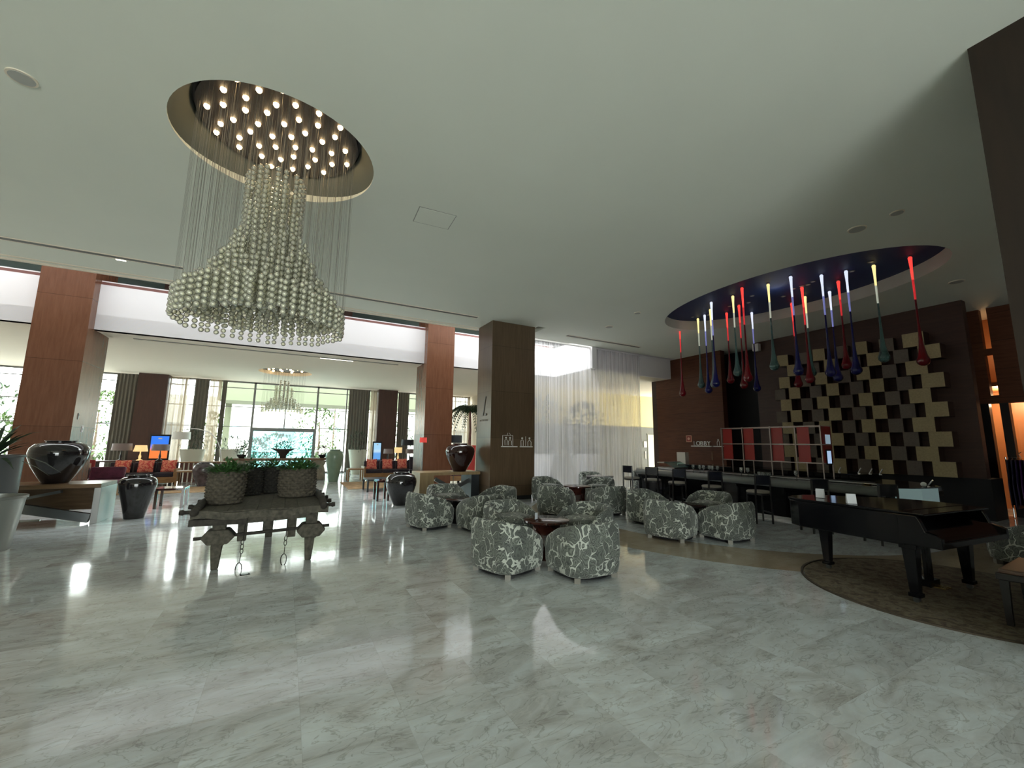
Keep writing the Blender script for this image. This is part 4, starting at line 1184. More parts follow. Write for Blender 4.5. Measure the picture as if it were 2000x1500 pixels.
# ceiling fittings
def disc_ceiling(px, py, r, lab, name='ceiling_speaker', z=ZC, cat='ceiling fitting'):
    p = atz(px, py, z)
    t = thing(name, lab, cat, (p.x, p.y, z))
    MB().lathe([(r, -0.012), (r, 0.0)], 28).build('rim', M['cream'], t)
    MB().lathe([(r * 0.84, -0.016), (r * 0.84, -0.008)], 28).build('grille', plain('fitting_grey', (0.42, 0.42, 0.39), 0.7) if 'fitting_grey' not in bpy.data.materials else bpy.data.materials['fitting_grey'], t)
disc_ceiling(43, 151, 0.115, 'round ceiling speaker at the upper left corner', cat='speaker')
disc_ceiling(1674, 447, 0.13, 'round ceiling speaker above the bar, the left and larger of two', cat='speaker')
disc_ceiling(1752, 415, 0.09, 'small round ceiling fitting right of the speaker above the bar')
disc_ceiling(1868, 550, 0.13, 'round ceiling fitting by the cube wall to the right of the blue oval')
disc_ceiling(1190, 638, 0.12, 'round ceiling fitting in front of the string curtain')
disc_ceiling(1245, 611, 0.09, 'small round ceiling fitting left of the blue oval tip')
disc_ceiling(1478, 675, 0.10, 'small round ceiling fitting near the top of the black passage')
ap = thing('access_panel', 'square access panel in the ceiling right of the glass chandelier', 'access panel', (1.84, 6.14, ZC), R(-3))
MB().box((0, 0, -0.001), (0.60, 0.48, 0.006)).build('shadow_gap', plain('gap_grey', (0.30, 0.30, 0.27), 0.8), ap)
MB().box((0, 0, -0.004), (0.575, 0.455, 0.006)).build('panel', M['ceil'], ap)
wl = thing('wall_light', 'small pale box light at the top edge of the cube wall', 'wall light', (XR - 0.1, 8.35, 5.0))
MB().box((0, 0, 0), (0.16, 0.2, 0.24)).build('housing', M['white'], wl)
MB().box((-0.02, 0, -0.13), (0.10, 0.14, 0.02)).build('lens', plain('lens', (0.8, 0.8, 0.8), 0.3), wl)

# garment rack of the shop
gr_ = thing('garment_rack', 'rail of hanging dark and purple clothes before the lit shop', 'garment rack', (15.25, 3.02, 0))
MB().tube([(0, 0.24, 0.02), (0, 0.24, 1.42), (0, -0.24, 1.42), (0, -0.24, 0.02)], 0.014, 8).build('frame', M['steel'], gr_)
MB().tube([(0, 0.0, 1.42), (0, 0.03, 1.50), (0, -0.02, 1.55)], 0.008, 6).build('hook', M['steel'], gr_)
cols = [(0.008, 0.006, 0.02), (0.010, 0.006, 0.03), (0.02, 0.008, 0.05), (0.05, 0.01, 0.08), (0.03, 0.01, 0.06), (0.10, 0.005, 0.06), (0.04, 0.01, 0.07)]
for k, c_ in enumerate(cols):
    y = 0.20 - k * 0.066; rnd = random.Random(k)
    vs = []; nn = 14
    bot = 0.22 + rnd.uniform(0, 0.12)
    g = thing('hanging_dress', ('black dress hanging first from the left on the rack', 'near black dress hanging second on the rack', 'dark violet dress hanging third on the rack', 'violet dress hanging in the middle of the rack',
                               'dark purple shawl hanging right of the violet dress', 'magenta dress hanging second from the right on the rack', 'purple dress hanging at the right end of the rack')[k], 'dress', (15.25, 3.02 + y, 0), 0, 'clothes on the rack')
    mbd = MB(); vs = []; fs = []
    for i in range(9):
        zz = lerp(1.36, bot, i / 8); w = lerp(0.16, 0.27, min(1, i / 4)); 
        for j in range(nn):
            a = 2 * PI * j / nn
            vs.append((w * math.cos(a) * (1 + 0.08 * math.sin(3 * a + i)), 0.022 * math.sin(a) * (1 + 0.3 * math.sin(i + 4 * a)), zz))
    for i in range(8):
        for j in range(nn): fs.append((i * nn + j, (i + 1) * nn + j, (i + 1) * nn + (j + 1) % nn, i * nn + (j + 1) % nn))
    mbd.add(vs, fs); mbd.build('cloth', plain('dress_%d' % k, c_, 0.6, var=0.4, vs=6), g, smooth=True)
    MB().tube([(-0.15, 0, 1.33), (0, 0, 1.39), (0.15, 0, 1.33)], 0.006, 6).tube([(0, 0, 1.39), (0, 0, 1.43)], 0.003, 6).build('hanger', M['steel'], g)

# ------------------------------------------------------------------ old wooden ox cart with planted baskets
cw = plain('weathered_cart_wood', (0.075, 0.068, 0.052), 0.85, var=0.45, vs=22)
cwd = plain('dark_cart_wood', (0.035, 0.030, 0.024), 0.85, var=0.4, vs=22)
iron = plain('rusty_iron', (0.030, 0.026, 0.024), 0.7, metal=0.4)
ct = thing('wooden_cart', 'old weathered wooden cart table carrying four planted baskets', 'cart', (-0.15, 7.35, 0))
for k in range(9):
    x = -0.655 + k * 0.157
    MB().box((x, 0.02, 0.715 + 0.004 * math.sin(k * 3)), (0.1575, 2.05, 0.035)).build('plank', cw, ct, bevel=0.006)
for x0, x1, y, z, h in ((-0.78, 0.72, -1.02, 0.705, 0.085), (-0.76, 0.68, 1.05, 0.70, 0.08)):
    n = 10; pts = [(lerp(x0, x1, i / n), y + 0.012 * math.sin(i * 2.1), z + 0.012 * math.sin(i * 1.7) - 0.03 * math.sin(PI * i / n)) for i in range(n + 1)]
    mb = MB()
    for a, b in zip(pts[:-1], pts[1:]): mb.beam(a, (b[0] + 0.01, b[1], b[2]), 0.09, h)
    mb.build('end_beam', cw, ct)
for s_, xa in ((-1, -0.74), (1, 0.67)):
    MB().tube([(xa, -1.1, 0.74), (xa + s_ * 0.02, -0.4, 0.765), (xa, 0.4, 0.765), (xa - s_ * 0.03, 1.12, 0.75)], [0.045, 0.05, 0.05, 0.042], 10).build('side_rail', cwd, ct, smooth=True)
for x, y, L in ((-0.74, -0.92, -0.17), (-0.74, -0.42, -0.16), (-0.73, 0.10, -0.15), (-0.72, 0.55, -0.13), (0.66, -0.88, 0.17), (0.66, -0.45, 0.16), (0.66, -0.02, 0.15), (0.65, 0.38, 0.14), (0.64, 0.75, 0.13)):
    MB().tube([(x, y, 0.725), (x + L * 0.7, y, 0.725), (x + L * 0.78, y, 0.725), (x + L, y, 0.727)], [0.022, 0.024, 0.034, 0.028], 8).build('peg', cwd, ct, smooth=True)
MB().beam((-0.79, -1.0, 0.612), (-0.20, -1.0, 0.605), 0.10, 0.075).build('lower_beam', cwd, ct)
MB().beam((-0.33, -0.96, 0.60), (0.52, -0.96, 0.63), 0.07, 0.08).build('cross_beam', cw, ct)
for x, w in ((-0.50, 1), (0.55, 1)):
    lg = MB()
    lg.box((x, -0.80, 0.49), (0.145, 0.14, 0.40), taper=0.95).box((x - 0.01 * w, -0.80, 0.15), (0.125, 0.12, 0.30), taper=0.60)
    lg.build('leg', cw, ct, bevel=0.012)
    hx = [(x + 0.165 * math.cos(R(a)) * (1.1 if a % 180 == 0 else 1), 0.40 + 0.115 * math.sin(R(a))) for a in (0, 50, 130, 180, 230, 310)]
    MB().prismY(hx, -0.91, -0.68).build('hub_block', cw, ct, bevel=0.015)
for x in (-0.255, 0.315): MB().box((x, -0.74, 0.49), (0.115, 0.09, 0.36), taper=0.85).build('hanging_block', cw, ct, bevel=0.008)
MB().beam((-0.76, -0.80, 0.385), (0.78, -0.80, 0.435), 0.036, 0.036).build('axle', cwd, ct)
MB().box((0.02, 1.0, 0.34), (0.13, 0.11, 0.68), taper=0.8).build('leg', cw, ct, bevel=0.01)
MB().box((0.02, -0.70, 0.53), (0.10, 0.08, 0.30)).build('middle_post', cw, ct)
for x, n_, dx in ((-0.215, 4, -0.03), (0.255, 3, -0.01)):
    mb = MB(); z = 0.62; zz = [z]
    mb.tube([(x, -0.93, 0.64), (x + dx * .3, -0.94, 0.36)], 0.006, 6)
    z = 0.36
    for k in range(n_ - 1):
        pts = [(x + dx * .5 + 0.016 * math.cos(a), -0.94 + (0.016 * math.sin(a) if k % 2 else 0), z - 0.03 + 0.032 * math.sin(a)) for a in [2 * PI * i / 10 for i in range(11)]]
        mb.tube(pts, 0.0045, 5, caps=False); z -= 0.055
    mb.tube([(x + dx * .6, -0.94, z), (x + dx, -0.94, z - 0.12)], 0.005, 6)
    z -= 0.12
    pts = [(x + dx + 0.034 * math.cos(a), -0.94 + 0.01 * math.sin(a), z - 0.065 + 0.07 * math.sin(a)) for a in [2 * PI * i / 16 for i in range(17)]]
    mb.tube(pts, 0.0055, 6, caps=False)
    mb.build('chain', iron, ct, smooth=True)

bkm = plain('basket_weave', (0.075, 0.064, 0.046), 0.85, var=0.45, vs=30)
bkd = plain('dark_basket_weave', (0.020, 0.018, 0.014), 0.9, var=0.4, vs=30)
def basket(x, y, r, h, mat, lab, seed, leaves=260):
    t = thing('planted_basket', lab, 'planted basket', (x, y, 0.742), seed, 'planted baskets on the cart')
    mb = MB(); nA, nZ = 120, 60; vs = []; fs = []
    rows = 11; cols = 15
    for i in range(nZ + 1):
        z = h * i / nZ
        row = z / h * rows; par = int(row) % 2; ph = abs(math.sin(PI * row))
        for j in range(nA):
            a = 2 * PI * j / nA
            rr = r * (0.90 + 0.10 * math.sin(PI * (0.15 + 0.7 * z / h))) + 0.020 * ph * (0.45 + 0.55 * math.cos(cols * a + PI * par)) + 0.006 * math.sin(a * 3 + z * 9 + seed)
            vs.append((rr * math.cos(a), rr * math.sin(a), z))
    for i in range(nZ):
        for j in range(nA): fs.append((i * nA + j, i * nA + (j + 1) % nA, (i + 1) * nA + (j + 1) % nA, (i + 1) * nA + j))
    fs.append(tuple(range(nA - 1, -1, -1)))
    mb.add(vs, fs); bo = mb.build('basket', mat, t, smooth=True)
    MB().lathe([(0.01, h * 0.93), (r * 0.93, h * 0.93)], 24, caps=False).build('soil', plain('soil', (0.03, 0.022, 0.015), 0.95) if 'soil' not in bpy.data.materials else bpy.data.materials['soil'], bo)
    rnd = random.Random(seed); fb = MB()
    for _ in range(leaves):
        a = rnd.uniform(0, 2 * PI); q = rnd.uniform(0, 1) ** .6 * r * 1.08
        p = (q * math.cos(a), q * math.sin(a), h * 0.94 + rnd.uniform(0, 0.14) * (1.35 - q / r))
        fb.leaf(p, (math.cos(a) * q / r + rnd.uniform(-.6, .6), math.sin(a) * q / r + rnd.uniform(-.6, .6), rnd.uniform(-.1, 1.0)), rnd.uniform(0.05, 0.10), 0.038)
    fb.build('foliage', leafm[3], t)
basket(-0.68, 7.10, 0.225, 0.43, bkm, 'chunky woven basket of green plants at the left front of the cart', 1, 520)
basket(0.22, 7.58, 0.265, 0.43, bkm, 'wide woven basket of green plants at the right of the cart', 2, 600)
basket(-0.45, 8.02, 0.165, 0.42, bkd, 'dark woven basket standing behind the left basket on the cart', 3, 200)
basket(-0.15, 8.24, 0.155, 0.42, bkd, 'dark woven basket standing left behind the wide right basket', 4, 200)
fb_ = atz(478, 1122)
flr = thing('floor_socket', 'small dark metal floor socket in front of the cart', 'floor socket', (fb_.x, fb_.y, 0), 0.2)
MB().box((0, 0, 0.002), (0.10, 0.07, 0.004)).build('plate', iron, flr)
MB().box((0, 0, 0.004), (0.07, 0.045, 0.003)).build('lid', M['darksteel'], flr)

# ------------------------------------------------------------------ jars, consoles, planters
M['jar'] = plain('dark_glazed_jar', (0.012, 0.010, 0.011), 0.08, spec=0.7)
M['jar_red'] = plain('oxblood_glazed_jar', (0.020, 0.005, 0.004), 0.08, spec=0.7)
M['jar_grey'] = plain('grey_glazed_jar', (0.10, 0.085, 0.095), 0.18, var=0.5, vs=6)
M['jade'] = plain('jade_glazed_jar', (0.19, 0.27, 0.20), 0.18, var=0.08, vs=5)
def jar(x, y, z, r, h, mat, lab, shape='round', name='ceramic_jar'):
    t = thing(name, lab, 'jar', (x, y, z), 0, None)
    if shape == 'round':
        pr = [(0.42, 0), (0.46, 0.03), (0.62, 0.18), (0.84, 0.40), (0.97, 0.60), (1.0, 0.72), (0.96, 0.83), (0.82, 0.92), (0.60, 0.965), (0.50, 0.975)]
    elif shape == 'tall':
        pr = [(0.52, 0), (0.54, 0.02), (0.66, 0.25), (0.83, 0.50), (0.95, 0.68), (1.0, 0.80), (0.95, 0.89), (0.80, 0.945), (0.60, 0.97)]
    else:
        pr = [(0.55, 0), (0.58, 0.02), (0.70, 0.25), (0.88, 0.50), (0.99, 0.70), (1.0, 0.80), (0.92, 0.90), (0.72, 0.955), (0.55, 0.97)]
    prof = [(a * r, b * h) for a, b in pr]
    MB().lathe(prof, 40, caps=True).build('body', mat, t, smooth=True) if False else MB().lathe([(0.001, 0)] + prof, 44, caps=False).build('body', mat, t, smooth=True)
    rn = prof[-1][0]
    MB().lathe([(rn, 0.97 * h), (rn * 0.98, 0.99 * h), (rn * 1.08, h), (rn * 1.06, 1.01 * h), (rn * 0.9, h), (rn * 0.86, 0.9 * h), (0.001, 0.88 * h)], 36, caps=False).build('rim', mat, t, smooth=True)
    return t
jar(-3.84, 11.36, 0.742, 0.43, 0.80, M['jar'], 'big black glazed jar on the left wood and steel console')
jar(-2.60, 11.35, 0.0, 0.31, 0.86, M['jar'], 'black glazed floor jar standing right of the left console', 'tall')
jar(2.72, 11.05, 0.0, 0.39, 0.82, M['jar'], 'round black glazed floor jar before the right console')
jar(4.56, 11.66, 0.782, 0.43, 0.80, M['jar_red'], 'oxblood glazed jar on the right console beside the main column')
jar(-2.45, 18.2, 0.0, 0.33, 0.80, M['jar_grey'], 'grey marbled floor jar by the far left sofa end')
jd = jar(1.80, 18.45, 0.0, 0.34, 1.26, M['jade'], 'tall jade green floor jar on the way to the garden door', 'tall')
MB().lathe([(0.20, 1.262), (0.20, 1.275)], 24).build('dark_lid', M['black'], jd)

ow = wood('console_oak', (0.10, 0.058, 0.028), (0.19, 0.115, 0.058), 0.30, (1.2, 10, 10))
ow2 = wood('console_light_oak', (0.22, 0.15, 0.075), (0.33, 0.235, 0.125), 0.35, (10, 10, 1.0))
t = thing('wood_console', 'long low oak console with crossing dark steel braces, left of the picture', 'console', (-4.55, 11.42, 0))
MB().bb((-1.5, -0.46, 0.665), (1.49, 0.42, 0.74)).build('top', ow, t, bevel=0.005)
MB().bb((1.40, -0.46, 0.0), (1.50, 0.42, 0.664)).build('end_panel', plain('pale_steel_panel', (0.32, 0.32, 0.31), 0.3, metal=0.6), t, bevel=0.004)
MB().bb((-1.5, -0.46, 0.0), (-1.40, 0.42, 0.664)).build('end_panel', ow, t)
MB().bb((-0.5, 0.30, 0.18), (1.40, 0.36, 0.664)).build('back_panel', ow, t)
for a, b in (((-0.75, -0.42, 0.62), (1.38, -0.42, 0.10)), ((-1.3, -0.30, 0.10), (0.9, -0.30, 0.60))):
    MB().beam(a, b, 0.10, 0.16 if a[2] > .3 else 0.05, up=(0, 0, 1)).build('brace', M['darksteel'], t)
MB().tube([(-1.4, -0.38, 0.10), (0.7, -0.38, 0.10)], 0.018, 8).build('chrome_bar', M['steel'], t)
MB().tube([(-1.4, -0.1, 0.20), (0.3, -0.1, 0.20)], 0.014, 8).build('chrome_bar', M['steel'], t)
t = thing('wood_console', 'light oak console with dark diagonal braces against the main column', 'console', (4.18, 11.72, 0))
MB().bb((-0.9, -0.42, 0.70), (0.89, 0.42, 0.78)).build('top', ow2, t, bevel=0.005)
MB().bb((-0.9, -0.42, 0.0), (-0.82, 0.42, 0.699)).build('end_panel', ow2, t)
MB().bb((-0.82, -0.42, 0.0), (-0.50, -0.36, 0.699)).build('front_panel', ow2, t)
for a, b in (((-0.45, -0.34, 0.60), (0.55, -0.34, 0.05)), ((-0.35, -0.2, 0.06), (0.82, -0.2, 0.62))):
    MB().beam(a, b, 0.08, 0.10).build('brace', M['darksteel'], t)
MB().bb((0.62, -0.40, 0.0), (0.86, 0.40, 0.699)).build('end_panel', plain('navy_panel', (0.02, 0.024, 0.03), 0.4), t)

def planter(x, y, r0, r1, h, mat, lab, cat='planter', name='metal_planter'):
    t = thing(name, lab, cat, (x, y, 0))
    MB().lathe([(0.001, 0), (r0, 0), (r1 - 0.01, h - 0.04), (r1 + 0.01, h - 0.035), (r1 + 0.01, h), (r1 - 0.02, h), (r1 - 0.02, h - 0.08), (0.001, h - 0.08)], 44, caps=False).build('pot', mat, t, auto=35)
    return t
silver = plain('silver_planter', (0.42, 0.44, 0.42), 0.32, metal=0.85)
greyp = plain('grey_planter', (0.13, 0.14, 0.145), 0.4, metal=0.5)
t = planter(-3.67, 8.95, 0.27, 0.36, 0.76, silver, 'silver tapered metal planter cut by the left picture edge')
MB().lathe([(0.001, 0.70), (0.33, 0.70)], 24, caps=False).build('soil', bpy.data.materials['soil'], t)
t = planter(-4.06, 9.72, 0.34, 0.36, 1.32, greyp, 'tall dark grey planter with spiky palm behind the silver one')
MB().lathe([(0.001, 1.26), (0.33, 1.26)], 24, caps=False).build('soil', bpy.data.materials['soil'], t)
rnd = random.Random(5); fr = MB(); dk_ = MB()
for k in range(26):
    a = rnd.uniform(0, 2 * PI); el = rnd.uniform(0.15, 1.2); L = rnd.uniform(0.6, 1.15)
    p = Vector((0, 0, 1.26)); d = Vector((math.cos(a) * math.cos(el), math.sin(a) * math.cos(el), math.sin(el)))
    pts = [p + d * L * s - Vector((0, 0, 0.55 * L * s * s * (1.2 - el * .5))) for s in (0, .25, .5, .75, 1)]
    sd = d.cross(Vector((0, 0, 1))).normalized(); w = 0.035
    vs = []
    for q, ww in zip(pts, (0.4, 1, 0.9, 0.6, 0.05)): vs += [q - sd * w * ww, q + sd * w * ww]
    fr.add(vs, [(2 * i, 2 * i + 1, 2 * i + 3, 2 * i + 2) for i in range(4)])
fr.build('fronds', leafm[2], t)

# ------------------------------------------------------------------ lounge furniture behind
navy = plain('navy_upholstery', (0.022, 0.016, 0.028), 0.8, var=0.3, vs=30)
plum = plain('plum_upholstery', (0.10, 0.018, 0.045), 0.75, var=0.3, vs=10)
m_, t_, b_ = new_mat('coral_cushion')
vv = mapping(t_, (1, 1, 1)); vo_ = t_.nodes.new('ShaderNodeTexVoronoi'); vo_.inputs['Scale'].default_value = 16; t_.links.new(vv, vo_.inputs['Vector'])
t_.links.new(ramp(t_, vo_.outputs['Distance'], [(0.25, (0.80, 0.17, 0.11)), (0.45, (0.85, 0.42, 0.28)), (0.6, (0.68, 0.09, 0.08))]), b_.inputs['Base Color'])
b_.inputs['Roughness'].default_value = 0.85
coral = m_
oak = wood('sofa_oak', (0.24, 0.12, 0.045), (0.36, 0.20, 0.085), 0.4, (2, 2, 8))
def sofa(x, y, w, rz, lab, arms=True, mat=navy, backs=3):
    t = thing('lounge_sofa', lab, 'sofa', (x, y, 0), rz)
    MB().box((0, 0, 0.20), (w, 0.80, 0.20)).build('frame', oak, t, bevel=0.01)
    for sx in (-1, 1):
        for sy in (-1, 1): MB().box((sx * (w / 2 - 0.08), sy * 0.34, 0.05), (0.08, 0.08, 0.10)).build('leg', M['blackwood'], t)
    for k in range(backs):
        xx = -w / 2 + w / backs * (k + 0.5)
        MB().box((xx, -0.03, 0.37), (w / backs - 0.03, 0.74, 0.14)).build('seat_cushion', mat, t, bevel=0.03)
        MB().box((xx, 0.31, 0.60), (w / backs - 0.03, 0.16, 0.36), rot=Matrix.Rotation(R(-8), 3, 'X')).build('back_cushion', mat, t, bevel=0.04)
    if arms:
        for s_ in (-1, 1): MB().box((s_ * (w / 2 + 0.03), 0, 0.34), (0.08, 0.82, 0.46)).build('armrest', oak, t, bevel=0.01)
    return t
def cushion(x, y, z, lab, rz=0, mat=coral, s=0.42, tilt=-14, grp='coral patterned cushions'):
    t = thing('throw_cushion', lab, 'cushion', (x, y, z), rz, grp)
    mb = MB(); n = 12; vs = []; fs = []
    for sgn in (-1, 1):
        for i in range(n + 1):
            for j in range(n + 1):
                u, v2 = i / n * 2 - 1, j / n * 2 - 1
                th = 0.075 * ((1 - u * u) * (1 - v2 * v2)) ** 0.45
                k = 1 - 0.10 * (1 - abs(u * v2)) * max(abs(u), abs(v2)) ** 4
                vs.append((u * s / 2 * k, sgn * th, v2 * s / 2 * k))
    for sgn in (0, 1):
        o = sgn * (n + 1) ** 2
        for i in range(n):
            for j in range(n):
                q = (o + i * (n + 1) + j, o + (i + 1) * (n + 1) + j, o + (i + 1) * (n + 1) + j + 1, o + i * (n + 1) + j + 1)
                fs.append(q if sgn == 0 else q[::-1])
    M3 = Matrix.Rotation(R(tilt), 3, 'X')
    mb.add([M3 @ Vector(v) for v in vs], fs); mb.build('cover', mat, t, smooth=True)
    MB().tube([M3 @ Vector(q) for q in ((-s / 2, 0, -s / 2), (s / 2, 0, -s / 2), (s / 2, 0, s / 2), (-s / 2, 0, s / 2), (-s / 2, 0, -s / 2))], 0.006, 5).build('piping', mat, t)
sofa(-4.32, 19.10, 1.90, 0, 'dark sofa with three coral cushions in the left part of the lounge')
for k, x in enumerate((-4.86, -4.24, -3.60)):
    cushion(x, 19.12, 0.66, ('coral cushion at the left of the left dark sofa', 'coral cushion in the middle of the left dark sofa', 'coral cushion at the right of the left dark sofa')[k])
sofa(4.05, 18.75, 2.05, 0, 'dark sofa with three coral cushions right of the jade jar')
for k, x in enumerate((3.32, 3.98, 4.62)):
    cushion(x, 18.78, 0.66, ('coral cushion at the left of the right dark sofa', 'coral cushion in the middle of the right dark sofa', 'coral cushion at the right end of the right dark sofa')[k])
sofa(5.6, 16.3, 1.9, 0, 'plum daybed sofa behind the right console', arms=False, mat=plum)
cushion(5.05, 16.2, 0.67, 'coral cushion lying on the plum daybed, left one of two', 0.1)
cushion(5.58, 16.17, 0.67, 'coral and plum cushion lying on the plum daybed, right one of two', -0.1)
sofa(-5.3, 16.2, 2.4, 0, 'plum sofa partly hidden by the big black jar', arms=False, mat=plum)
cushion(-5.90, 16.1, 0.67, 'plum cushion on the plum sofa left of the big black jar', 0.05, plum, grp='cushions on the plum sofa')
cushion(-5.40, 16.05, 0.67, 'coral cushion on the plum sofa half hidden by the big black jar', 0.05, coral, grp='cushions on the plum sofa')
def side_table(x, y, w, d, h, lab, mat=oak, leg=0.055):
    t = thing('side_table', lab, 'side table', (x, y, 0), 0)
    MB().box((0, 0, h - 0.025), (w, d, 0.05)).build('tabletop', mat, t, bevel=0.005)
    for sx in (-1, 1):
        for sy in (-1, 1): MB().box((sx * (w / 2 - leg / 2), sy * (d / 2 - leg / 2), (h - 0.05) / 2), (leg, leg, h - 0.05)).build('leg', mat, t)
side_table(-2.95, 18.9, 0.72, 0.6, 0.50, 'oak side table between the left sofa and the grey jar')
side_table(2.62, 18.55, 0.60, 0.6, 0.50, 'oak side table between the jade jar and the right sofa')
side_table(-2.30, 12.9, 0.55, 0.6, 0.46, 'red brown side table behind the left black floor jar', tt_red)
side_table(2.46, 12.2, 0.34, 0.5, 0.55, 'small red brown table left of the round black floor jar', tt_red)
side_table(3.0, 14.6, 1.2, 0.9, 0.40, 'low dark coffee table behind the round black floor jar', M['blackwood'])
for x, y, w, d, lab in ((-3.3, 17.0, 3.0, 1.8, 'tan patterned rug before the left dark sofa'), (3.6, 16.6, 3.2, 2.6, 'tan patterned rug before the right dark sofa')):
    t = thing('area_rug', lab, 'rug', (x, y, 0), 0, 'tan lounge rugs')
    rm = bpy.data.materials.get('tan_rug') or plain('tan_rug', (0.42, 0.26, 0.13), 0.95, var=0.35, vs=4)
    MB().box((0, 0, 0.006), (w, d, 0.012)).build('pile', rm, t)
    MB().bb((-w / 2 - .03, -d / 2 - .03, 0.001), (w / 2 + .03, -d / 2, 0.013)).build('border', rm, t)
# striped screen wall behind the left side table, consoles with lamps
t = thing('slatted_bench', 'long red brown slatted bench back behind the oak side table', 'bench', (-2.9, 20.2, 0))
MB().box((0, 0, 0.74), (2.3, 0.35, 0.04)).build('top', oak, t)
for k in range(16): MB().box((-1.08 + k * 0.144, -0.12, 0.36), (0.10, 0.03, 0.72)).build('slat', wood('slat_red', (0.09, 0.03, 0.02), (0.15, 0.05, 0.032), 0.5) if k == 0 else bpy.data.materials['slat_red'], t)
t = thing('console_table', 'dark console carrying lamps before the left far column', 'console', (-5.1, 21.0, 0))
MB().box((0, 0, 0.76), (2.2, 0.45, 0.05)).build('top', M['farcol'], t)
for s_ in (-1, 1): MB().box((s_ * 1.0, 0, 0.37), (0.1, 0.4, 0.735)).build('leg', M['farcol'], t)
t = thing('console_table', 'dark console carrying a yellow lamp before the right far column', 'console', (5.0, 20.6, 0))
MB().box((0, 0, 0.70), (2.4, 0.45, 0.05)).build('top', M['farcol'], t)
for s_ in (-1, 1): MB().box((s_ * 1.1, 0, 0.34), (0.1, 0.4, 0.675)).build('leg', M['farcol'], t)
def lamp(x, y, z, r0, r1, sh, h, shade, lab, lit=False, cat='table lamp', name='table_lamp', base=None):
    t = thing(name, lab, cat, (x, y, z))
    MB().lathe([(r0, h - sh), (r1, h)], 28, caps=False).build('lamp_shade', shade, t, smooth=True)
    bm_ = base or M['blackwood']
    MB().lathe([(0.10, 0), (0.10, 0.02), (0.03, 0.05), (0.045, (h - sh) * .4), (0.02, (h - sh) * .7), (0.012, h - sh * .6)], 18).build('base', bm_, t, smooth=True)
grey_sh = plain('mauve_grey_shade', (0.26, 0.21, 0.21), 0.7)
yel_sh = plain('lit_cream_shade', (0.75, 0.6, 0.32), 0.7, emis=(1.0, 0.68, 0.30), es=0.7)
red_sh = plain('red_shade', (0.70, 0.06, 0.05), 0.7, emis=(1.0, 0.08, 0.06), es=0.25)
blk_sh = plain('black_shade', (0.012, 0.014, 0.018), 0.6)
wht_sh = plain('white_shade', (0.75, 0.75, 0.72), 0.7)
lamp(-5.42, 20.95, 0.785, 0.30, 0.28, 0.26, 0.64, grey_sh, 'grey shaded table lamp at the left end of the left lamp console')
lamp(-4.88, 21.0, 0.785, 0.22, 0.17, 0.24, 0.58, yel_sh, 'lit cream shaded table lamp on the left lamp console', base=yel_sh)
lamp(-4.25, 20.85, 0.785, 0.28, 0.26, 0.24, 0.62, grey_sh, 'grey shaded table lamp in front of the blue orange screen')
lamp(4.85, 20.6, 0.725, 0.18, 0.18, 0.26, 0.62, yel_sh, 'lit cream shaded table lamp on the right lamp console', base=yel_sh)
lamp(4.35, 20.5, 0.725, 0.22, 0.20, 0.22, 0.55, grey_sh, 'mauve shaded table lamp left of the lit lamp by the right far column')
lamp(5.40, 20.5, 0.725, 0.22, 0.20, 0.22, 0.55, grey_sh, 'mauve shaded table lamp right of the lit lamp by the right far column')
def floor_lamp(x, y, h, r, sh, mat, lab):
    t = thing('floor_lamp', lab, 'floor lamp', (x, y, 0))
    MB().lathe([(r, h - sh), (r * 0.96, h)], 28, caps=False).build('lamp_shade', mat, t, smooth=True)
    MB().tube([(0, 0, 0.02), (0, 0, h - 0.04)], 0.014, 8).build('pole', M['darksteel'], t)
    MB().lathe([(0.16, 0), (0.16, 0.02)], 20).build('base', M['darksteel'], t)
floor_lamp(5.13, 16.9, 1.80, 0.17, 0.20, red_sh, 'red shaded floor lamp seen at the edge of the middle column') if False else None
floor_lamp(3.92, 13.3, 1.76, 0.115, 0.16, red_sh, 'small red square shaded lamp in front of the middle column edge')
floor_lamp(4.85, 18.9, 1.72, 0.28, 0.26, blk_sh, 'black shaded floor lamp left of the middle column')
floor_lamp(5.85, 15.6, 1.90, 0.30, 0.30, blk_sh, 'black shaded floor lamp above the oxblood jar')
t = thing('arc_lamp', 'large arc lamp with white drum shade in the left lounge', 'arc lamp', (-2.25, 20.9, 0))
pts = [(0, 0, 0.05), (-0.02, 0, 0.9), (-0.15, 0, 1.45), (-0.45, 0, 1.88), (-0.9, 0, 2.05), (-1.25, 0, 2.02), (-1.42, 0, 1.96)]
sm_ = []
for i in range(len(pts) - 1):
    for k in range(4): sm_.append(Vector(pts[i]).lerp(Vector(pts[i + 1]), k / 4))
sm_.append(Vector(pts[-1]))
for _ in range(3): sm_ = [sm_[0]] + [(sm_[i - 1] + sm_[i] * 2 + sm_[i + 1]) / 4 for i in range(1, len(sm_) - 1)] + [sm_[-1]]
MB().tube(sm_, 0.016, 8).build('arc', M['white'], t, smooth=True)
MB().lathe([(0.30, 1.60), (0.29, 1.90)], 32, (-1.42, 0, 0), caps=False).build('lamp_shade', wht_sh, t, smooth=True)
MB().box((0, 0, 0.03), (0.4, 0.3, 0.06)).build('base', M['white'], t)
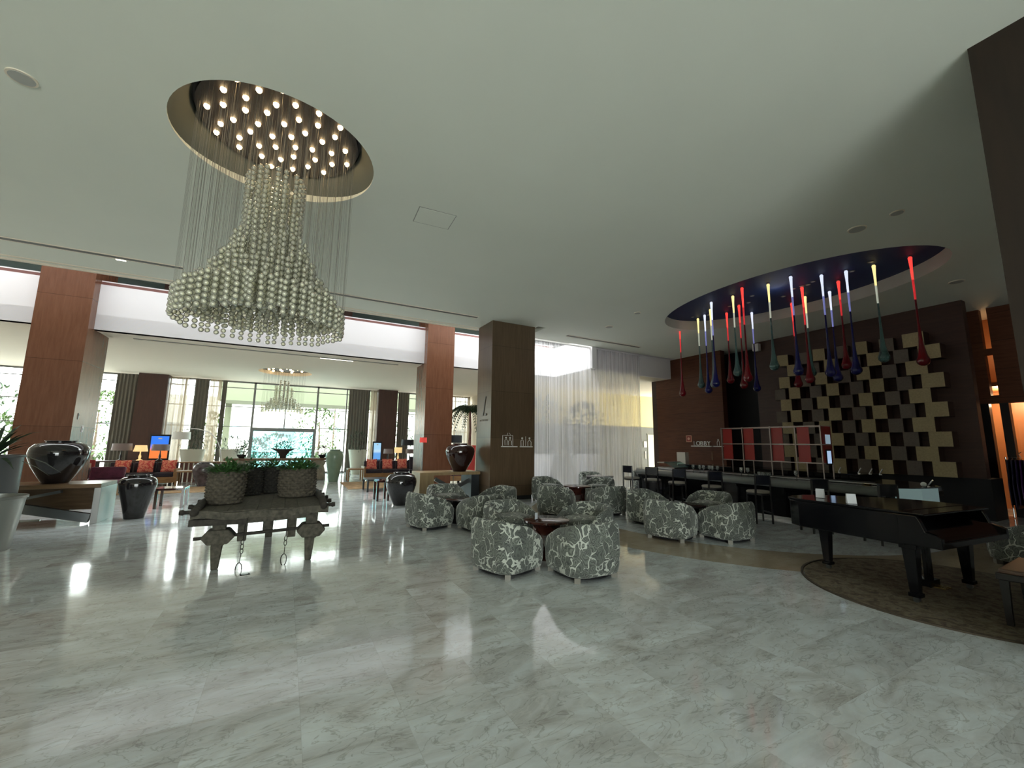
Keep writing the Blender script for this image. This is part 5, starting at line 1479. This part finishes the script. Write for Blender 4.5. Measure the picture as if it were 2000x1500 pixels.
# screens
def screen(x, y, z, w, h, lab, upper, lower, mid):
    t = thing('display_screen', lab, 'screen', (x, y, 0))
    bz = MB().box((0, 0, z), (w + 0.10, 0.08, h + 0.14)).build('bezel', M['black'], t, bevel=0.01)
    m, tt, b = new_mat('screen_' + str(len(bpy.data.materials)))
    g = tt.nodes.new('ShaderNodeTexCoord'); sp = tt.nodes.new('ShaderNodeSeparateXYZ'); tt.links.new(g.outputs['Generated'], sp.inputs[0])
    c = ramp(tt, sp.outputs['Z'], [(0.0, lower), (0.36, lower), (0.5, mid), (0.66, upper), (1.0, upper)])
    tt.links.new(c, b.inputs['Emission Color']); b.inputs['Emission Strength'].default_value = 1.1; b.inputs['Base Color'].default_value = (0, 0, 0, 1)
    m.cycles.emission_sampling = 'NONE'
    MB().box((0, -0.043, z), (w, 0.006, h)).build('panel', m, bz)
    MB().box((0, -0.048, z + h * 0.40), (w * 0.22, 0.004, 0.05)).build('logo_mark', M['white'], bz)
    MB().box((0, 0.02, (z - h / 2) / 2), (0.22, 0.06, z - h / 2)).build('stand', M['black'], t)
screen(-4.45, 21.6, 1.28, 0.56, 0.88, 'upright screen with blue sky over orange picture before the left far column', (0.03, 0.20, 0.85), (0.90, 0.22, 0.05), (0.35, 0.25, 0.75))
screen(3.98, 21.3, 1.15, 0.34, 0.80, 'upright screen with pale blue picture left of the right far column', (0.35, 0.62, 0.85), (0.12, 0.35, 0.75), (0.5, 0.7, 0.85))
# white planters with palms
whp = plain('cream_planter', (0.55, 0.52, 0.42), 0.5)
for x, y, lab, sd in ((-3.45, 22.2, 'cream tapered planter with a dark bushy plant behind the arc lamp', 4), (3.22, 22.2, 'cream tapered planter with a dark bushy plant right of the jade jar', 9), (-2.1, 22.3, 'cream planter partly hidden behind the arc lamp foot', 6)):
    t = thing('tapered_planter', lab, 'planter', (x, y, 0), 0, 'cream planters at the windows')
    MB().lathe([(0.001, 0), (0.26, 0), (0.44, 1.16), (0.46, 1.2), (0.41, 1.2), (0.38, 1.1), (0.001, 1.1)], 36, caps=False).build('pot', whp, t, auto=35)
    b = bush_mb(0.50, 0.45, 1.12, 2.0 if sd != 6 else 1.7, 300, 0.22, 0.03, sd); b.build('foliage', leafm[2], t)
# root wood trough table with three bowl plants
t = thing('root_wood_table', 'long rough root wood table before the garden door', 'table', (-0.10, 19.6, 0))
n = 14; up = []; dn = []
for i in range(n + 1):
    x = -1.95 + 3.9 * i / n; w = 0.30 * (1 - 0.55 * abs(2 * i / n - 1) ** 3) + 0.04 * math.sin(i * 2.3)
    up.append((x, w)); dn.append((x, -w))
MB().prism(dn + up[::-1], 0.80, 0.90).build('slab', plain('root_wood', (0.17, 0.095, 0.055), 0.7, var=0.4, vs=5), t, bevel=0.02)
for x in (-1.35, 1.40): MB().tube([(x, 0, 0), (x + 0.06, 0.03, 0.3), (x - 0.03, 0, 0.55), (x, 0, 0.81)], [0.30, 0.22, 0.24, 0.30], 12).build('trunk_leg', plain('trunk_leg_wood', (0.26, 0.22, 0.17), 0.85, var=0.3, vs=7) if 'trunk_leg_wood' not in bpy.data.materials else bpy.data.materials['trunk_leg_wood'], t, smooth=True)
pl_d = plain('dark_succulent', (0.030, 0.020, 0.016), 0.7, var=0.4, vs=15)
for x, h, r, lab, sd in ((-1.48, 0.34, 0.24, 'dark plant in a small bowl at the left end of the root wood table', 21), (1.42, 0.36, 0.22, 'dark plant in a small bowl at the right end of the root wood table', 22)):
    t = thing('bowl_plant', lab, 'plant', (x, 19.6, 0.90), 0, 'bowl plants on the root wood table')
    MB().lathe([(0.001, 0), (0.09, 0), (0.16, 0.10), (0.17, 0.13)], 20, caps=False).build('bowl', M['blackwood'], t, smooth=True)
    bush_mb(r, r, 0.10, 0.10 + h, 260, 0.09, 0.035, sd).build('foliage', pl_d, t)
t = thing('bowl_plant', 'dark plant in a wide boat-shaped bowl in the middle of the root wood table', 'plant', (-0.05, 19.6, 0.90), 0, 'bowl plants on the root wood table')
mb = MB(); n = 24; vs = []; fs = []
for i, (s, z) in enumerate(((0.30, 0), (0.34, 0.10), (0.62, 0.26), (1.0, 0.36), (0.92, 0.36))):
    for j in range(n):
        a = 2 * PI * j / n; rx = 0.50 * s * (1 if abs(math.cos(a)) > .9 else 0.72) if i > 2 else 0.36 * s
        vs.append((rx * math.cos(a), 0.22 * s * math.sin(a), z + (0.05 * abs(math.cos(a)) ** 6 if i > 2 else 0)))
for i in range(4):
    for j in range(n): fs.append((i * n + j, i * n + (j + 1) % n, (i + 1) * n + (j + 1) % n, (i + 1) * n + j))
fs.append(tuple(range(n - 1, -1, -1))); fs.append(tuple(4 * n + j for j in range(n)))
mb.add(vs, fs); mb.build('boat_bowl', pl_d, t, smooth=True)
bush_mb(0.28, 0.2, 0.30, 0.66, 260, 0.08, 0.04, 31).build('foliage', pl_d, t)
# palm and red pot right of the middle column
t = thing('drooping_palm', 'dark drooping palm in a red square pot between the middle and main columns', 'palm', (7.25, 17.4, 0))
MB().box((0, 0, 0.75), (0.44, 0.44, 1.5), taper=0.85).build('red_pot', plain('red_pot', (0.62, 0.05, 0.04), 0.4), t, bevel=0.01)
MB().tube([(0, 0, 1.5), (0.02, 0, 2.2), (-0.02, 0, 3.16)], [0.07, 0.055, 0.05], 8).build('trunk', plain('palm_trunk', (0.22, 0.10, 0.08), 0.9, var=0.5, vs=25), t)
fr = MB(); rnd = random.Random(8)
for k in range(15):
    a = 2 * PI * k / 15 + rnd.uniform(-.2, .2); L = rnd.uniform(1.2, 1.5)
    d = Vector((math.cos(a), math.sin(a), 0)); sd = Vector((-math.sin(a), math.cos(a), 0))
    mid = [Vector((-0.02, 0, 3.15)) + d * L * s + Vector((0, 0, 0.75 * L * s - 1.45 * L * s * s)) for s in [i / 20 for i in range(21)]]
    for i in range(1, 21):
        for sg in (-1, 1):
            fr.leaf(mid[i], sd * sg + d * 0.7 + Vector((0, 0, -0.9)), 0.40 * (1.15 - i / 23), 0.075)
    fr.tube(mid, 0.010, 4)
fr.build('fronds', leafm[2], t)
# dining chairs and reception desk glimpsed at the back
t = thing('red_armchair', 'dark red and beige striped armchair behind the left plum sofa', 'armchair', (-5.75, 18.6, 0), 0.2)
MB().box((0, 0, 0.40), (0.62, 0.55, 0.14)).build('seat', plum, t, bevel=0.03)
MB().box((0, 0.26, 0.66), (0.60, 0.10, 0.48)).build('backrest', plain('red_beige_stripe', (0.30, 0.03, 0.035), 0.7), t, bevel=0.03)
for s_ in (-1, 1):
    MB().box((s_ * 0.15, 0.20, 0.66), (0.13, 0.02, 0.26)).build('beige_patch', plain('beige_patch', (0.5, 0.38, 0.30), 0.8) if 'beige_patch' not in bpy.data.materials else bpy.data.materials['beige_patch'], t)
    for q in (-1, 1): MB().box((s_ * 0.26, q * 0.22, 0.17), (0.05, 0.05, 0.34)).build('leg', M['blackwood'], t)
t = thing('dark_armchair', 'dark high-backed armchair left of the middle column', 'armchair', (4.95, 17.6, 0), -0.2)
MB().box((0, 0, 0.40), (0.60, 0.55, 0.14)).build('seat', navy, t, bevel=0.03)
MB().box((0, 0.26, 0.72), (0.58, 0.10, 0.55)).build('backrest', navy, t, bevel=0.05)
for s_ in (-1, 1):
    for q in (-1, 1): MB().box((s_ * 0.25, q * 0.22, 0.17), (0.05, 0.05, 0.34)).build('leg', M['blackwood'], t)
# wall plates on the side of the left column
cx_ = -4.595
t = thing('wall_plate', 'small pale switch plate low on the side of the left column', 'switch plate', (cx_, atx(161, 838, cx_).y, atx(161, 838, cx_).z))
MB().box((0, 0, 0), (0.012, 0.10, 0.16)).build('plate', M['white'], t); MB().box((0.008, 0, 0), (0.01, 0.05, 0.06)).build('switch', M['darksteel'], t)
t = thing('door_reader', 'tiny dark reader above the pale switch plate on the left column', 'card reader', (cx_, atx(153, 813, cx_).y, atx(153, 813, cx_).z))
MB().box((0, 0, 0), (0.02, 0.03, 0.16)).build('body', M['darksteel'], t); MB().box((0.011, 0, 0.03), (0.004, 0.02, 0.03)).build('slot', M['black'], t)
# planters seen softly behind the string curtain
for x, y, h, lab, sd in ((9.2, 14.6, 3.4, 'large dark leafy plant behind the string curtain, left one', 41), (11.6, 14.8, 3.3, 'large dark leafy plant behind the string curtain, right one', 42)):
    t = thing('curtained_plant', lab, 'plant', (x, y, 0), 0, 'big plants behind the string curtain')
    MB().lathe([(0.001, 0), (0.33, 0), (0.58, 1.15), (0.60, 1.2), (0.001, 1.15)], 32, caps=False).build('pot', M['white'], t, smooth=True)
    bush_mb(1.0, 0.9, 1.1, h, 420, 0.34, 0.12, sd).build('foliage', leafm[2], t)
# elevator things in the corridor
t = thing('lift_door', 'pale steel lift door in the grey corridor wall', 'lift door', (aty(1277, 870, 17.36).x, 17.36, 0))
MB().box((0, 0, 1.1), (0.95, 0.03, 2.2)).build('leaf', plain('pale_steel', (0.55, 0.55, 0.45), 0.35, metal=0.3), t); MB().box((0, 0.01, 2.23), (1.05, 0.04, 0.06)).build('frame', M['darksteel'], t)
t = thing('wall_notice', 'small pale notices on the grey corridor wall', 'notice', (aty(1260, 866, 17.36).x, 17.35, 0))
MB().box((0, 0, 1.65), (0.22, 0.02, 0.34)).build('notice_board', M['steel'], t); MB().box((0.0, 0, 1.05), (0.08, 0.02, 0.42)).build('call_panel', M['white'], t)
